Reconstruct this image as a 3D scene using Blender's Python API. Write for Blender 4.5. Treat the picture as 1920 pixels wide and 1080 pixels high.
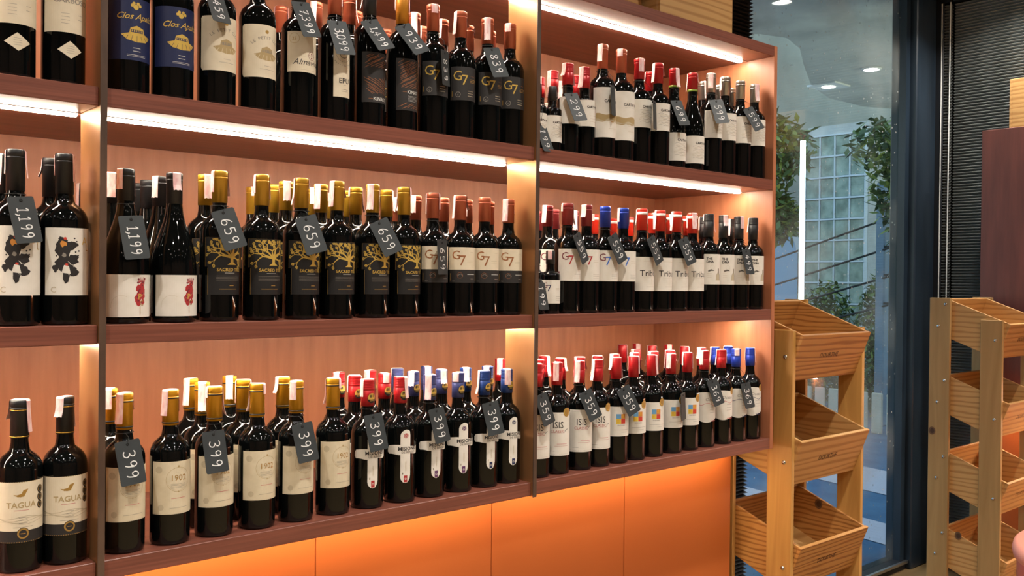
import bpy, bmesh, math, random
from mathutils import Matrix, Vector

# ---------------------------------------------------------------- scene, camera, light
scene = bpy.context.scene
for o in list(bpy.data.objects):
    bpy.data.objects.remove(o)
col = scene.collection
rad = math.radians

cam_data = bpy.data.cameras.new('camera')
cam = bpy.data.objects.new('camera', cam_data)
col.objects.link(cam)
cam_data.sensor_width = 36.0
cam_data.lens = 1753.14 / 1920 * 36.0
cam_data.clip_start = 0.05
_r = Vector((0.7501653, -0.6611785, 0.0097434))
_u = Vector((-0.0017343, 0.0127675, 0.9999170))
_f = Vector((0.6612481, 0.7501199, -0.0084310))
CAM = Vector((0.0, -1.8, 1.6))
cam.matrix_world = Matrix(((_r.x, _u.x, -_f.x, CAM.x), (_r.y, _u.y, -_f.y, CAM.y), (_r.z, _u.z, -_f.z, CAM.z), (0, 0, 0, 1)))
scene.camera = cam

scene.view_settings.view_transform = 'Standard'
scene.view_settings.look = 'None'
scene.view_settings.gamma = 1.0
scene.view_settings.use_curve_mapping = False
scene.view_settings.exposure = 0.5

SKY_STRENGTH = 1.9       # soft overcast daylight outside
LED_STRENGTH = 62.0       # strips under the boards
CEILING_WATTS = 13.0      # each ceiling downlight
world = bpy.data.worlds.new('sky')
scene.world = world
world.use_nodes = True
wn = world.node_tree
wn.nodes.clear()
_tc = wn.nodes.new('ShaderNodeTexCoord')
_sx = wn.nodes.new('ShaderNodeSeparateXYZ')
_cr = wn.nodes.new('ShaderNodeValToRGB')
_bg = wn.nodes.new('ShaderNodeBackground')
_wo = wn.nodes.new('ShaderNodeOutputWorld')
_cr.color_ramp.elements[0].position = 0.17
_cr.color_ramp.elements[0].color = (0.72, 0.70, 0.56, 1)
_cr.color_ramp.elements[1].position = 0.25
_cr.color_ramp.elements[1].color = (0.30, 0.50, 0.84, 1)
_e = _cr.color_ramp.elements.new(1.0)
_e.color = (0.46, 0.58, 0.74, 1)
wn.links.new(_tc.outputs['Generated'], _sx.inputs[0])
wn.links.new(_sx.outputs['Z'], _cr.inputs[0])
wn.links.new(_cr.outputs[0], _bg.inputs[0])
_bg.inputs[1].default_value = SKY_STRENGTH
wn.links.new(_bg.outputs[0], _wo.inputs[0])

# ---------------------------------------------------------------- materials
MATS = {}


def lin(c):
    c = c / 255.0
    return c / 12.92 if c <= 0.04045 else ((c + 0.055) / 1.055) ** 2.4


def srgb(r, g, b):
    return (lin(r), lin(g), lin(b), 1.0)


def mat(name, rgb, rough=0.5, metal=0.0, spec=0.5, emit=None, estr=0.0, coat=0.0):
    m = bpy.data.materials.new(name)
    m.use_nodes = True
    b = m.node_tree.nodes['Principled BSDF']
    b.inputs['Base Color'].default_value = srgb(*rgb)
    b.inputs['Roughness'].default_value = rough
    b.inputs['Metallic'].default_value = metal
    b.inputs['Specular IOR Level'].default_value = spec
    if coat:
        b.inputs['Coat Weight'].default_value = coat
        b.inputs['Coat Roughness'].default_value = 0.05
    if emit:
        b.inputs['Emission Color'].default_value = srgb(*emit)
        b.inputs['Emission Strength'].default_value = estr
    MATS[name] = m
    return m


def noise_mat(name, dark, light, scale=(1, 1, 1), nscale=8.0, detail=4.0, rough=0.5, lo=0.35, hi=0.65, bump=0.0, spec=0.5, distort=0.0, kind='noise', metal=0.0):
    """two-tone grain in object space: noise or wave texture stretched by scale"""
    m = mat(name, light, rough=rough, spec=spec, metal=metal)
    nt = m.node_tree
    b = nt.nodes['Principled BSDF']
    tc = nt.nodes.new('ShaderNodeTexCoord')
    mp = nt.nodes.new('ShaderNodeMapping')
    mp.inputs['Scale'].default_value = scale
    nt.links.new(tc.outputs['Object'], mp.inputs[0])
    if kind == 'wave':
        t = nt.nodes.new('ShaderNodeTexWave')
        t.inputs['Scale'].default_value = nscale
        t.inputs['Distortion'].default_value = distort
        t.inputs['Detail'].default_value = detail
        t.inputs['Detail Scale'].default_value = 1.2
        t.bands_direction = 'Z'
        out = t.outputs['Fac']
    else:
        t = nt.nodes.new('ShaderNodeTexNoise')
        t.inputs['Scale'].default_value = nscale
        t.inputs['Detail'].default_value = detail
        t.inputs['Distortion'].default_value = distort
        out = t.outputs['Fac']
    nt.links.new(mp.outputs[0], t.inputs['Vector'])
    cr = nt.nodes.new('ShaderNodeValToRGB')
    cr.color_ramp.elements[0].position = lo
    cr.color_ramp.elements[0].color = srgb(*dark)
    cr.color_ramp.elements[1].position = hi
    cr.color_ramp.elements[1].color = srgb(*light)
    nt.links.new(out, cr.inputs[0])
    nt.links.new(cr.outputs[0], b.inputs['Base Color'])
    if bump:
        bp = nt.nodes.new('ShaderNodeBump')
        bp.inputs['Strength'].default_value = bump
        bp.inputs['Distance'].default_value = 0.002
        nt.links.new(out, bp.inputs['Height'])
        nt.links.new(bp.outputs[0], b.inputs['Normal'])
    return m


# shelving laminate, grain along X (boards) or along Z (panels)
noise_mat('laminate_board', (108, 62, 50), (136, 80, 64), scale=(1.2, 14, 60), nscale=3.0, detail=5, rough=0.38, lo=0.3, hi=0.7, bump=0.15)
noise_mat('laminate_panel', (168, 103, 71), (184, 118, 83), scale=(16, 16, 1.3), nscale=3.0, detail=5, rough=0.42, lo=0.3, hi=0.7, bump=0.1)
noise_mat('orange_panel', (180, 94, 42), (190, 101, 47), scale=(1, 1, 1), nscale=2.0, detail=2, rough=0.45, lo=0.3, hi=0.7)
noise_mat('bronze_fin', (168, 118, 74), (182, 132, 88), scale=(3, 3, 1), nscale=3, rough=0.33, metal=0.6)
noise_mat('fin_edge', (78, 60, 50), (96, 74, 60), scale=(6, 6, 2), nscale=6, rough=0.4)
noise_mat('maroon_cabinet', (90, 48, 42), (106, 58, 50), scale=(10, 10, 1), nscale=3, rough=0.45)
noise_mat('pine', (150, 96, 42), (190, 136, 72), scale=(0.5, 1.1, 7.0), nscale=2.6, detail=3.5, distort=8.0, kind='wave', rough=0.55, lo=0.02, hi=0.5, bump=0.08)
noise_mat('pine_pale', (172, 124, 68), (198, 152, 92), scale=(0.5, 1.0, 6.0), nscale=2.2, detail=3, distort=7.0, kind='wave', rough=0.55, lo=0.0, hi=0.5, bump=0.08)
noise_mat('pine_post', (176, 126, 62), (206, 158, 88), scale=(9, 5.0, 0.5), nscale=2.4, detail=4, distort=2.0, rough=0.5, lo=0.3, hi=0.7, bump=0.1)
mat('burnt_ink', (70, 44, 24), 0.7)
mat('knot', (104, 72, 44), 0.6)
mat('steel', (200, 200, 198), 0.25, metal=1.0)
noise_mat('pine_grey_post', (158, 122, 72), (178, 142, 90), scale=(9, 5.0, 0.5), nscale=2.4, detail=4, distort=2.0, rough=0.5, lo=0.3, hi=0.7, bump=0.1)
noise_mat('floor_wood', (112, 94, 64), (140, 118, 84), scale=(1, 8, 1), nscale=3, rough=0.4, lo=0.3, hi=0.7)
noise_mat('ceiling_paint', (82, 80, 78), (96, 94, 92), nscale=4, rough=0.8)
noise_mat('wall_paint', (92, 74, 62), (112, 90, 76), nscale=3, rough=0.7)
noise_mat('frame_navy', (28, 40, 52), (42, 56, 70), scale=(3, 3, 0.6), nscale=3, rough=0.35)
mat('frame_black', (22, 26, 32), 0.5)
noise_mat('blind_dark', (104, 109, 109), (128, 133, 133), scale=(4, 4, 0.5), nscale=2, rough=0.55)
mat('blind_black', (34, 34, 35), 0.6)
mat('cord_white', (236, 240, 238), 0.6)
mat('led', (255, 250, 240), 0.5, emit=(255, 240, 216), estr=LED_STRENGTH)
mat('led_base', (255, 250, 240), 0.5, emit=(255, 226, 186), estr=LED_STRENGTH * 0.48)
mat('aluminium', (205, 205, 205), 0.35, metal=1.0)
mat('lamp_glow', (255, 250, 240), 0.5, emit=(255, 246, 232), estr=40.0)
mat('lamp_body', (230, 230, 228), 0.5)
mat('salmon_top', (232, 150, 128), 0.4)
mat('salmon_side', (214, 108, 66), 0.4)

# bottles
mat('glass_dark', (7, 9, 9), 0.04, spec=0.42)
mat('cap_black', (40, 40, 42), 0.42, spec=0.4)
mat('cap_gold', (222, 160, 34), 0.33, metal=0.35)
mat('cap_tree_gold', (206, 158, 50), 0.33, metal=0.4)
mat('cap_copper', (188, 98, 70), 0.36, metal=0.3)
mat('cap_orange_gold', (214, 142, 44), 0.35, metal=0.35)
mat('cap_maroon', (146, 48, 50), 0.38, metal=0.15)
mat('cap_red', (180, 28, 34), 0.36, metal=0.15)
mat('cap_bright_red', (226, 52, 34), 0.38)
mat('cap_blue', (34, 62, 170), 0.36, metal=0.2)
mat('cap_slate_blue', (66, 72, 124), 0.38, metal=0.2)
mat('cap_royal', (36, 64, 128), 0.36, metal=0.2)
mat('cap_silver', (176, 172, 164), 0.3, metal=0.7)
mat('ring_black', (22, 22, 22), 0.4)
mat('ring_white', (238, 234, 228), 0.4)
mat('ring_gold', (190, 150, 60), 0.3, metal=0.6)
mat('ring_green', (120, 140, 40), 0.4)
noise_mat('paper_cream', (216, 202, 176), (226, 213, 188), nscale=30, rough=0.65)
noise_mat('paper_white', (222, 216, 204), (232, 226, 216), nscale=30, rough=0.65)
noise_mat('paper_ivory', (208, 194, 164), (219, 206, 178), nscale=40, rough=0.65)
mat('paper_navy', (24, 34, 76), 0.5)
mat('paper_black', (22, 20, 20), 0.55)
mat('paper_char', (40, 37, 36), 0.6)
mat('ink_black', (38, 34, 34), 0.6)
mat('ink_grey', (140, 132, 122), 0.7)
mat('ink_pale', (192, 178, 150), 0.7)
mat('ink_tan', (176, 152, 106), 0.6)
mat('ink_red', (172, 44, 48), 0.6)
mat('ink_pink', (196, 110, 110), 0.6)
mat('ink_maroon', (112, 34, 48), 0.6)
mat('ink_blue', (60, 110, 200), 0.6)
mat('ink_navy', (36, 44, 84), 0.6)
mat('ink_purple', (96, 50, 96), 0.6)
mat('ink_white', (212, 210, 204), 0.6)
mat('ink_sky', (104, 158, 200), 0.6)
mat('ink_orange', (212, 140, 60), 0.6)
mat('ink_yellow', (222, 190, 66), 0.6)
mat('ink_scarlet', (204, 66, 50), 0.6)
mat('gold', (222, 186, 92), 0.38, metal=0.35)
mat('gold_dull', (178, 140, 72), 0.45, metal=0.35)
mat('copper_ink', (172, 112, 74), 0.4, metal=0.4)
noise_mat('stamp_pink', (226, 176, 176), (238, 214, 210), scale=(60, 60, 20), nscale=2, rough=0.7, lo=0.4, hi=0.6)
noise_mat('tag_slate', (42, 47, 49), (50, 55, 57), nscale=20, rough=0.55)
mat('chalk', (226, 226, 224), 0.7)
mat('string_black', (18, 18, 18), 0.7)

# outside
noise_mat('asphalt', (60, 92, 122), (78, 112, 140), nscale=3, rough=0.8)
mat('road_paint', (196, 186, 190), 0.8)
noise_mat('concrete', (178, 178, 172), (204, 203, 196), nscale=2.5, detail=8, rough=0.85)
noise_mat('stucco', (158, 156, 142), (178, 174, 158), nscale=2, rough=0.85)
mat('window_blue', (128, 178, 214), 0.2)
mat('trim_white', (214, 220, 222), 0.6)
noise_mat('glass_block', (104, 128, 120), (164, 184, 172), nscale=5, rough=0.15)
mat('brick_red', (150, 84, 70), 0.8)
noise_mat('pole_grey', (100, 118, 134), (116, 134, 150), nscale=3, rough=0.8)
mat('cable_black', (26, 28, 30), 0.6)
mat('insulator', (74, 44, 40), 0.3)
noise_mat('leaf_dark', (48, 68, 40), (82, 108, 54), nscale=2.0, rough=0.6)
noise_mat('leaf_mid', (84, 112, 54), (146, 160, 74), nscale=2.0, rough=0.6)
noise_mat('bark', (74, 62, 54), (100, 86, 74), scale=(4, 4, 1), nscale=3, rough=0.9)
noise_mat('picket', (186, 178, 160), (206, 198, 180), nscale=3, rough=0.8)
mat('tube_glow', (255, 255, 255), 0.5, emit=(236, 248, 246), estr=5.0)


def window_glass():
    m = bpy.data.materials.new('window_glass')
    m.use_nodes = True
    nt = m.node_tree
    nt.nodes.clear()
    out = nt.nodes.new('ShaderNodeOutputMaterial')
    tr = nt.nodes.new('ShaderNodeBsdfTransparent')
    tr.inputs[0].default_value = (0.80, 0.88, 0.88, 1)
    gl = nt.nodes.new('ShaderNodeBsdfGlossy')
    gl.inputs['Roughness'].default_value = 0.02
    lw = nt.nodes.new('ShaderNodeLayerWeight')
    lw.inputs[0].default_value = 0.5
    pw = nt.nodes.new('ShaderNodeMath')
    pw.operation = 'POWER'
    pw.inputs[1].default_value = 4.0
    nt.links.new(lw.outputs['Facing'], pw.inputs[0])
    fr = nt.nodes.new('ShaderNodeMath')
    fr.operation = 'MULTIPLY_ADD'
    fr.inputs[1].default_value = 0.7
    fr.inputs[2].default_value = 0.025
    nt.links.new(pw.outputs[0], fr.inputs[0])
    mx = nt.nodes.new('ShaderNodeMixShader')
    nt.links.new(fr.outputs[0], mx.inputs[0])
    nt.links.new(tr.outputs[0], mx.inputs[1])
    nt.links.new(gl.outputs[0], mx.inputs[2])
    # dust film and dried drops on the pane
    df = nt.nodes.new('ShaderNodeBsdfDiffuse')
    df.inputs[0].default_value = (0.75, 0.78, 0.76, 1)
    tc = nt.nodes.new('ShaderNodeTexCoord')
    n1 = nt.nodes.new('ShaderNodeTexNoise')
    n1.inputs['Scale'].default_value = 1.6
    n1.inputs['Detail'].default_value = 6
    nt.links.new(tc.outputs['Object'], n1.inputs['Vector'])
    r1 = nt.nodes.new('ShaderNodeMapRange')
    r1.inputs['From Min'].default_value = 0.45
    r1.inputs['From Max'].default_value = 0.8
    r1.inputs['To Max'].default_value = 0.26
    nt.links.new(n1.outputs['Fac'], r1.inputs['Value'])
    vo = nt.nodes.new('ShaderNodeTexVoronoi')
    vo.inputs['Scale'].default_value = 20
    nt.links.new(tc.outputs['Object'], vo.inputs['Vector'])
    r2 = nt.nodes.new('ShaderNodeMapRange')
    r2.inputs['From Min'].default_value = 0.13
    r2.inputs['From Max'].default_value = 0.08
    r2.inputs['To Max'].default_value = 0.4
    nt.links.new(vo.outputs['Distance'], r2.inputs['Value'])
    ad = nt.nodes.new('ShaderNodeMath')
    ad.operation = 'MAXIMUM'
    nt.links.new(r1.outputs[0], ad.inputs[0])
    nt.links.new(r2.outputs[0], ad.inputs[1])
    m2 = nt.nodes.new('ShaderNodeMixShader')
    nt.links.new(ad.outputs[0], m2.inputs[0])
    nt.links.new(mx.outputs[0], m2.inputs[1])
    nt.links.new(df.outputs[0], m2.inputs[2])
    nt.links.new(m2.outputs[0], out.inputs[0])
    MATS['window_glass'] = m


window_glass()


# ---------------------------------------------------------------- mesh helpers
class MB:
    """collects faces with material names, builds one mesh"""

    def __init__(self):
        self.v, self.f, self.m, self.s = [], [], [], []

    def face(self, pts, m, smooth=False):
        i = len(self.v)
        self.v += [tuple(p) for p in pts]
        self.f.append(tuple(range(i, i + len(pts))))
        self.m.append(m)
        self.s.append(smooth)

    def add(self, verts, faces, m, smooth=False):
        i = len(self.v)
        self.v += [tuple(p) for p in verts]
        for f in faces:
            self.f.append(tuple(i + k for k in f))
            self.m.append(m)
            self.s.append(smooth)

    def box(self, x0, x1, y0, y1, z0, z1, m, M=None, bev=0.0):
        if bev:
            bm = bmesh.new()
            bmesh.ops.create_cube(bm, size=1.0)
            for v in bm.verts:
                v.co = Vector(((x0 + x1) / 2 + v.co.x * (x1 - x0), (y0 + y1) / 2 + v.co.y * (y1 - y0), (z0 + z1) / 2 + v.co.z * (z1 - z0)))
            bmesh.ops.bevel(bm, geom=list(bm.edges), offset=bev, segments=1, affect='EDGES')
            vs = [v.co.copy() for v in bm.verts]
            bm.verts.index_update()
            fs = [[v.index for v in f.verts] for f in bm.faces]
            bm.free()
        else:
            vs = [Vector(p) for p in ((x0, y0, z0), (x1, y0, z0), (x1, y1, z0), (x0, y1, z0), (x0, y0, z1), (x1, y0, z1), (x1, y1, z1), (x0, y1, z1))]
            fs = [(0, 3, 2, 1), (4, 5, 6, 7), (0, 1, 5, 4), (1, 2, 6, 5), (2, 3, 7, 6), (3, 0, 4, 7)]
        if M is not None:
            vs = [M @ v for v in vs]
        self.add(vs, fs, m)

    def lathe(self, prof, m, seg=28, c=(0, 0, 0), smooth=True, close=False):
        vs, fs = [], []
        for r, z in prof:
            for k in range(seg):
                a = 2 * math.pi * k / seg
                vs.append((c[0] + r * math.cos(a), c[1] + r * math.sin(a), c[2] + z))
        n = len(prof)
        for i in range(n - 1):
            for k in range(seg):
                k2 = (k + 1) % seg
                fs.append((i * seg + k, i * seg + k2, (i + 1) * seg + k2, (i + 1) * seg + k))
        self.add(vs, fs, m, smooth)
        if close:
            for i in (0, n - 1):
                ring = [vs[i * seg + k] for k in range(seg)]
                self.face(ring if i else ring[::-1], m)

    def tube(self, pts, r, m, seg=6):
        pts = [Vector(p) for p in pts]
        vs, fs = [], []
        for i, p in enumerate(pts):
            d = (pts[min(i + 1, len(pts) - 1)] - pts[max(i - 1, 0)]).normalized()
            a = d.cross(Vector((0, 0, 1)))
            if a.length < 1e-4:
                a = Vector((1, 0, 0))
            a.normalize()
            b = d.cross(a)
            rr = r[i] if isinstance(r, (list, tuple)) else r
            for k in range(seg):
                t = 2 * math.pi * k / seg
                vs.append(p + (a * math.cos(t) + b * math.sin(t)) * rr)
        for i in range(len(pts) - 1):
            for k in range(seg):
                k2 = (k + 1) % seg
                fs.append((i * seg + k, i * seg + k2, (i + 1) * seg + k2, (i + 1) * seg + k))
        self.add(vs, fs, m, True)
        self.face([vs[k] for k in range(seg)][::-1], m)
        self.face([vs[(len(pts) - 1) * seg + k] for k in range(seg)], m)

    def mesh(self, name, off=(0, 0, 0)):
        me = bpy.data.meshes.new(name)
        ox, oy, oz = off
        me.from_pydata([(x - ox, y - oy, z - oz) for x, y, z in self.v], [], self.f)
        names = []
        for n in self.m:
            if n not in names:
                names.append(n)
        for n in names:
            me.materials.append(MATS[n])
        me.polygons.foreach_set('material_index', [names.index(n) for n in self.m])
        me.polygons.foreach_set('use_smooth', self.s)
        me.update()
        return me

    def build(self, name, parent=None, off=None):
        if off is None:
            off = parent.location if (parent is not None and parent.parent is None) else (0, 0, 0)
        return link(name, self.mesh(name, off), parent)


def link(name, data, parent=None):
    o = bpy.data.objects.new(name, data)
    col.objects.link(o)
    if parent is not None:
        o.parent = parent
    return o


def thing(name, label, cat, loc=(0, 0, 0), rz=0.0, group=None):
    o = bpy.data.objects.new(name, None)
    o.empty_display_size = 0.05
    col.objects.link(o)
    o.location = loc
    o.rotation_euler = (0, 0, rz)
    tag(o, label, cat, group)
    return o


def tag(o, label, cat, group=None):
    o['label'] = label
    o['category'] = cat
    if group:
        o['group'] = group
    return o


def struct(name, mb):
    o = mb.build(name)
    o['kind'] = 'structure'
    return o


ORD = ['zeroth', 'first', 'second', 'third', 'fourth', 'fifth', 'sixth', 'seventh', 'eighth', 'ninth', 'tenth', 'eleventh', 'twelfth', 'thirteenth', 'fourteenth', 'fifteenth', 'sixteenth', 'seventeenth', 'eighteenth', 'nineteenth', 'twentieth']

# ---------------------------------------------------------------- the room
XA, XB, XR = 0.574, 1.666, 2.762        # fins and inner face of the end panel
XL = -0.53                              # left end of the unit, outside the picture
BACK = 0.515
TOP = {1: 1.949, 2: 1.5095, 3: 1.070}   # shelf surfaces
TH = 0.0355
TOP0 = 2.4025
WINY = 0.68
RWX = 5.42
CEIL = 3.3

b = MB(); b.box(-3.2, RWX + .1, -5.6, WINY + .02, -0.06, 0, 'floor_wood'); struct('floor', b)
b = MB(); b.box(-3.2, RWX + .1, -5.6, WINY + .12, CEIL, CEIL + .1, 'ceiling_paint'); struct('ceiling', b)
b = MB(); b.box(-3.3, -3.2, -5.6, WINY + .12, 0, CEIL, 'wall_paint'); struct('wall_left', b)
b = MB(); b.box(-3.3, RWX + .1, -5.7, -5.6, 0, CEIL, 'wall_paint'); struct('wall_front', b)
b = MB(); b.box(-3.2, 2.0, WINY, WINY + .12, 0, CEIL, 'wall_paint'); struct('wall_back', b)
b = MB(); b.box(RWX, RWX + .1, -5.6, WINY + .12, 0, CEIL, 'frame_black'); struct('wall_right', b)

# shop window: frame with pane
wb = MB()
wb.box(5.135, 5.37, WINY - .05, WINY + .1, 0.0, CEIL, 'frame_navy', bev=.006)
win = struct('window_1', wb)
b = MB(); b.box(2.0, 5.135, WINY - .02, WINY + .08, 0.0, 0.05, 'frame_black'); b.build('bottom_rail', win)
b = MB(); b.box(2.0, 5.135, WINY - .035, WINY - .02, 0.035, 0.05, 'aluminium'); b.build('rail_trim', win)
b = MB(); b.box(2.0, 5.135, WINY + .0, WINY + .08, CEIL - .06, CEIL, 'frame_navy'); b.build('top_rail', win)
b = MB(); b.box(2.0, 2.08, WINY + .0, WINY + .08, 0.05, CEIL - .06, 'frame_navy'); b.build('jamb', win)
b = MB(); b.box(5.09, 5.135, WINY - .01, WINY + .07, 0.05, CEIL - .06, 'frame_navy'); b.build('jamb', win)
b = MB(); b.box(2.08, 5.09, WINY + .03, WINY + .038, 0.05, CEIL - .06, 'window_glass'); b.build('pane', win)
b = MB(); b.box(5.37, RWX, WINY - .09, WINY + .1, 0.0, CEIL, 'frame_black', bev=.004); struct('trim_1', b)


def pleats(name, x0, x1, y0, y1, z0, z1, pitch, depth, axis, label, m='blind_dark'):
    """blind with horizontal pleats: zig-zag in section"""
    mb = MB()
    n = int((z1 - z0) / pitch)
    for i in range(n):
        za, zb, zc = z0 + i * pitch, z0 + (i + .5) * pitch, z0 + (i + 1) * pitch
        if axis == 'x':   # runs along X, faces -Y
            P = lambda x, d, z: (x, y0 - d, z)
            mb.face([P(x0, 0, za), P(x1, 0, za), P(x1, depth, zb), P(x0, depth, zb)], m)
            mb.face([P(x0, depth, zb), P(x1, depth, zb), P(x1, 0, zc), P(x0, 0, zc)], m)
        else:
            P = lambda y, d, z: (x0 - d, y, z)
            mb.face([P(y1, 0, za), P(y0, 0, za), P(y0, depth, zb), P(y1, depth, zb)], m)
            mb.face([P(y1, depth, zb), P(y0, depth, zb), P(y0, 0, zc), P(y1, 0, zc)], m)
    loc = ((x0 + x1) / 2, (y0 + y1) / 2, z0)
    t = thing(name, label, 'blind', loc)
    mb.build('pleated_fabric', t)
    return t


bl = pleats('pleated_blind', 1.6, 3.545, WINY - .035, WINY - .035, 0.06, 3.2, 0.017, 0.026, 'x', 'black pleated blind hanging over window behind the end of wine shelving', 'blind_black')
b = MB(); b.box(1.6, 3.545, WINY - .065, WINY - .03, 3.2, 3.24, 'frame_black'); b.build('head_rail', bl)
br = pleats('pleated_blind', RWX - .02, RWX - .02, -3.2, .535, 0.06, 3.2, 0.0165, 0.02, 'y', 'wide dark pleated blind covering the right wall behind maroon cabinet')
b = MB(); b.box(RWX - .06, RWX - .005, -3.2, .535, 3.2, 3.24, 'frame_black'); b.build('head_rail', br)
bs = pleats('pleated_blind', RWX - .025, RWX - .025, .545, .60, 0.06, 3.2, 0.0165, 0.02, 'y', 'narrow dark pleated strip with white cords beside the window frame')
for yy, yb in ((.600, .600), (.552, .560)):
    b = MB(); b.tube([(RWX - .052, yb, 0.06), (RWX - .052, yy, 3.2)], .0035, 'cord_white'); b.build('cord', bs)
b = MB(); b.box(RWX - .06, RWX - .005, .545, .605, 3.2, 3.24, 'frame_black'); b.build('head_rail', bs)

# ceiling downlights
spots = []
for j, yy in enumerate((-0.9, -2.2, -3.5, -4.8)):
    for i, xx in enumerate((-2.0, -0.4, 1.2, 2.8, 4.6)):
        spots.append((xx, yy, 'round white recessed ceiling downlight, %s from left in %s row from shelving' % (ORD[i + 1], ORD[j + 1])))
spots.append((4.95, .05, 'round white recessed ceiling downlight in the corner by the window frame'))
for xx, yy, lab in spots:
    t = thing('ceiling_downlight', lab, 'light', (xx, yy, CEIL - .012), group='ceiling downlights')
    b = MB(); b.lathe([(.052, .012), (.062, .012), (.062, 0), (.052, 0), (.052, .012)], 'lamp_body', 24); b.build('trim_ring', t, off=(0, 0, 0))
    b = MB(); b.lathe([(.0, .006), (.051, .006)], 'lamp_glow', 24); b.build('lamp_disc', t, off=(0, 0, 0))
    ld = bpy.data.lights.new('downlight_beam', 'AREA')
    ld.shape = 'DISK'; ld.size = 0.1; ld.energy = CEILING_WATTS; ld.color = (1.0, 0.93, 0.84); ld.spread = rad(130)
    lo = bpy.data.objects.new('downlight_beam', ld); col.objects.link(lo); lo.parent = t; lo.location = (0, 0, -.004)

# ---------------------------------------------------------------- the wine shelving
unit = thing('wine_shelving', 'long reddish wood wine shelving wall with glowing LED strips and orange base', 'shelf', ((XL + XR) / 2, 0.26, 0))
fins = [XL, XA, XB]
bays = [(XL, XA), (XA, XB), (XB, XR)]
for z1 in (TOP0, TOP[1], TOP[2], TOP[3]):
    for i, (xa, xb) in enumerate(bays):
        x1 = xb - (.0065 if i < 2 else 0)
        x0 = xa + .0065
        b = MB()
        b.box(x0, x1, 0.0, 0.11, z1 - TH, z1, 'laminate_board', bev=.0012)
        x0b, x1b = xa + (.0 if i else 0), xb
        b.box(x0b, x1b, 0.11, BACK, z1 - TH, z1, 'laminate_board')
        b.build('shelf_board', unit)
for x in fins:
    b = MB()
    b.box(x - .0055, x + .0055, -.006, .108, TOP[3] - TH - .002, TOP0 - .0, 'bronze_fin')
    fo = b.build('divider_fin', unit)
    b = MB(); b.box(x - .0062, x + .0062, -.0085, -.006, TOP[3] - TH - .003, TOP0, 'fin_edge'); b.build('edge_strip', fo, off=unit.location)
b = MB(); b.box(XR, XR + .018, -.001, BACK + .018, TOP[3] - TH, TOP0, 'laminate_panel', bev=.001); b.build('end_panel', unit)
b = MB(); b.box(XL - .024, XL - .006, -.001, BACK + .018, TOP[3] - TH, TOP0, 'laminate_panel', bev=.001); b.build('end_panel', unit)
for xa, xb in bays:
    b = MB(); b.box(xa, xb, BACK, BACK + .018, TOP[3] - TH, TOP0, 'laminate_panel'); b.build('back_panel', unit)
# base: orange panels set back under the lowest board
seams = [-.53, .026, .573, 1.119, 1.666, 2.213, 2.775]
for xa, xb in zip(seams, seams[1:]):
    b = MB(); b.box(xa + .0012, xb - .0012, .165, .183, 0.0, TOP[3] - TH, 'orange_panel', bev=.0008); b.build('base_panel', unit)
b = MB(); b.box(2.757, 2.775, .184, BACK, 0.0, TOP[3] - TH, 'orange_panel'); b.build('base_end_panel', unit)
# LED strips
for z1 in (TOP0, TOP[1], TOP[2], TOP[3]):
    for i, (xa, xb) in enumerate(bays):
        yl = .118 if z1 != TOP[3] else .10
        zz = z1 - TH
        e = .03 if i == 2 else .012
        b = MB(); b.box(xa + .01, xb - .008, yl - .014, yl + .014, zz - .0015, zz, 'aluminium'); ch = b.build('led_strip', unit)
        b = MB()
        prof = [(-.011, 0), (-.0105, -.002), (-.007, -.0042), (0, -.005), (.007, -.0042), (.0105, -.002), (.011, 0)]
        x0, x1 = xa + .012, xb - e
        for (ya, za), (yb, zb) in zip(prof, prof[1:]):
            b.face([(x0, yl + ya, zz - .0015 + za), (x0, yl + yb, zz - .0015 + zb), (x1, yl + yb, zz - .0015 + zb), (x1, yl + ya, zz - .0015 + za)], 'led' if z1 != TOP[3] else 'led_base', True)
        for xx in (x0, x1):
            b.face([(xx, yl + ya, zz - .0015 + za) for ya, za in prof], 'led' if z1 != TOP[3] else 'led_base')
        b.build('diffuser', ch, off=unit.location)

# ---------------------------------------------------------------- flat print helpers
_txt_cache = {}


def text_mesh(s, size, shear=0.0, bold=0.0):
    key = (s, size, shear, bold)
    if key in _txt_cache:
        return _txt_cache[key]
    cu = bpy.data.curves.new('txt', 'FONT')
    cu.body = s
    cu.size = size
    cu.align_x = 'CENTER'
    cu.shear = shear
    cu.offset = bold
    cu.resolution_u = 2
    o = bpy.data.objects.new('txt', cu)
    col.objects.link(o)
    dg = bpy.context.evaluated_depsgraph_get()
    me = o.evaluated_get(dg).to_mesh()
    vs = [(v.co.x, v.co.y) for v in me.vertices]
    fs = [tuple(p.vertices) for p in me.polygons]
    o.evaluated_get(dg).to_mesh_clear()
    bpy.data.objects.remove(o)
    bpy.data.curves.remove(cu)
    _txt_cache[key] = (vs, fs)
    return vs, fs


def split_wide(vs, fs, lim):
    """cut faces that span too much of the circumference so that they hug the glass"""
    if all(max(vs[i][0] for i in f) - min(vs[i][0] for i in f) <= lim for f in fs):
        return vs, fs
    vs = list(vs)
    mid = {}
    todo = []
    for f in fs:
        for k in range(1, len(f) - 1):
            todo.append((f[0], f[k], f[k + 1]))
    out = []
    while todo:
        t = todo.pop()
        us = [vs[i][0] for i in t]
        if max(us) - min(us) <= lim:
            out.append(t)
            continue
        e = max(((abs(vs[t[k]][0] - vs[t[(k + 1) % 3]][0]), k) for k in range(3)))[1]
        i, j, o = t[e], t[(e + 1) % 3], t[(e + 2) % 3]
        key = (min(i, j), max(i, j))
        if key not in mid:
            mid[key] = len(vs)
            vs.append(((vs[i][0] + vs[j][0]) / 2, (vs[i][1] + vs[j][1]) / 2))
        n = mid[key]
        todo += [(i, n, o), (n, j, o)]
    return vs, out


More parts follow.
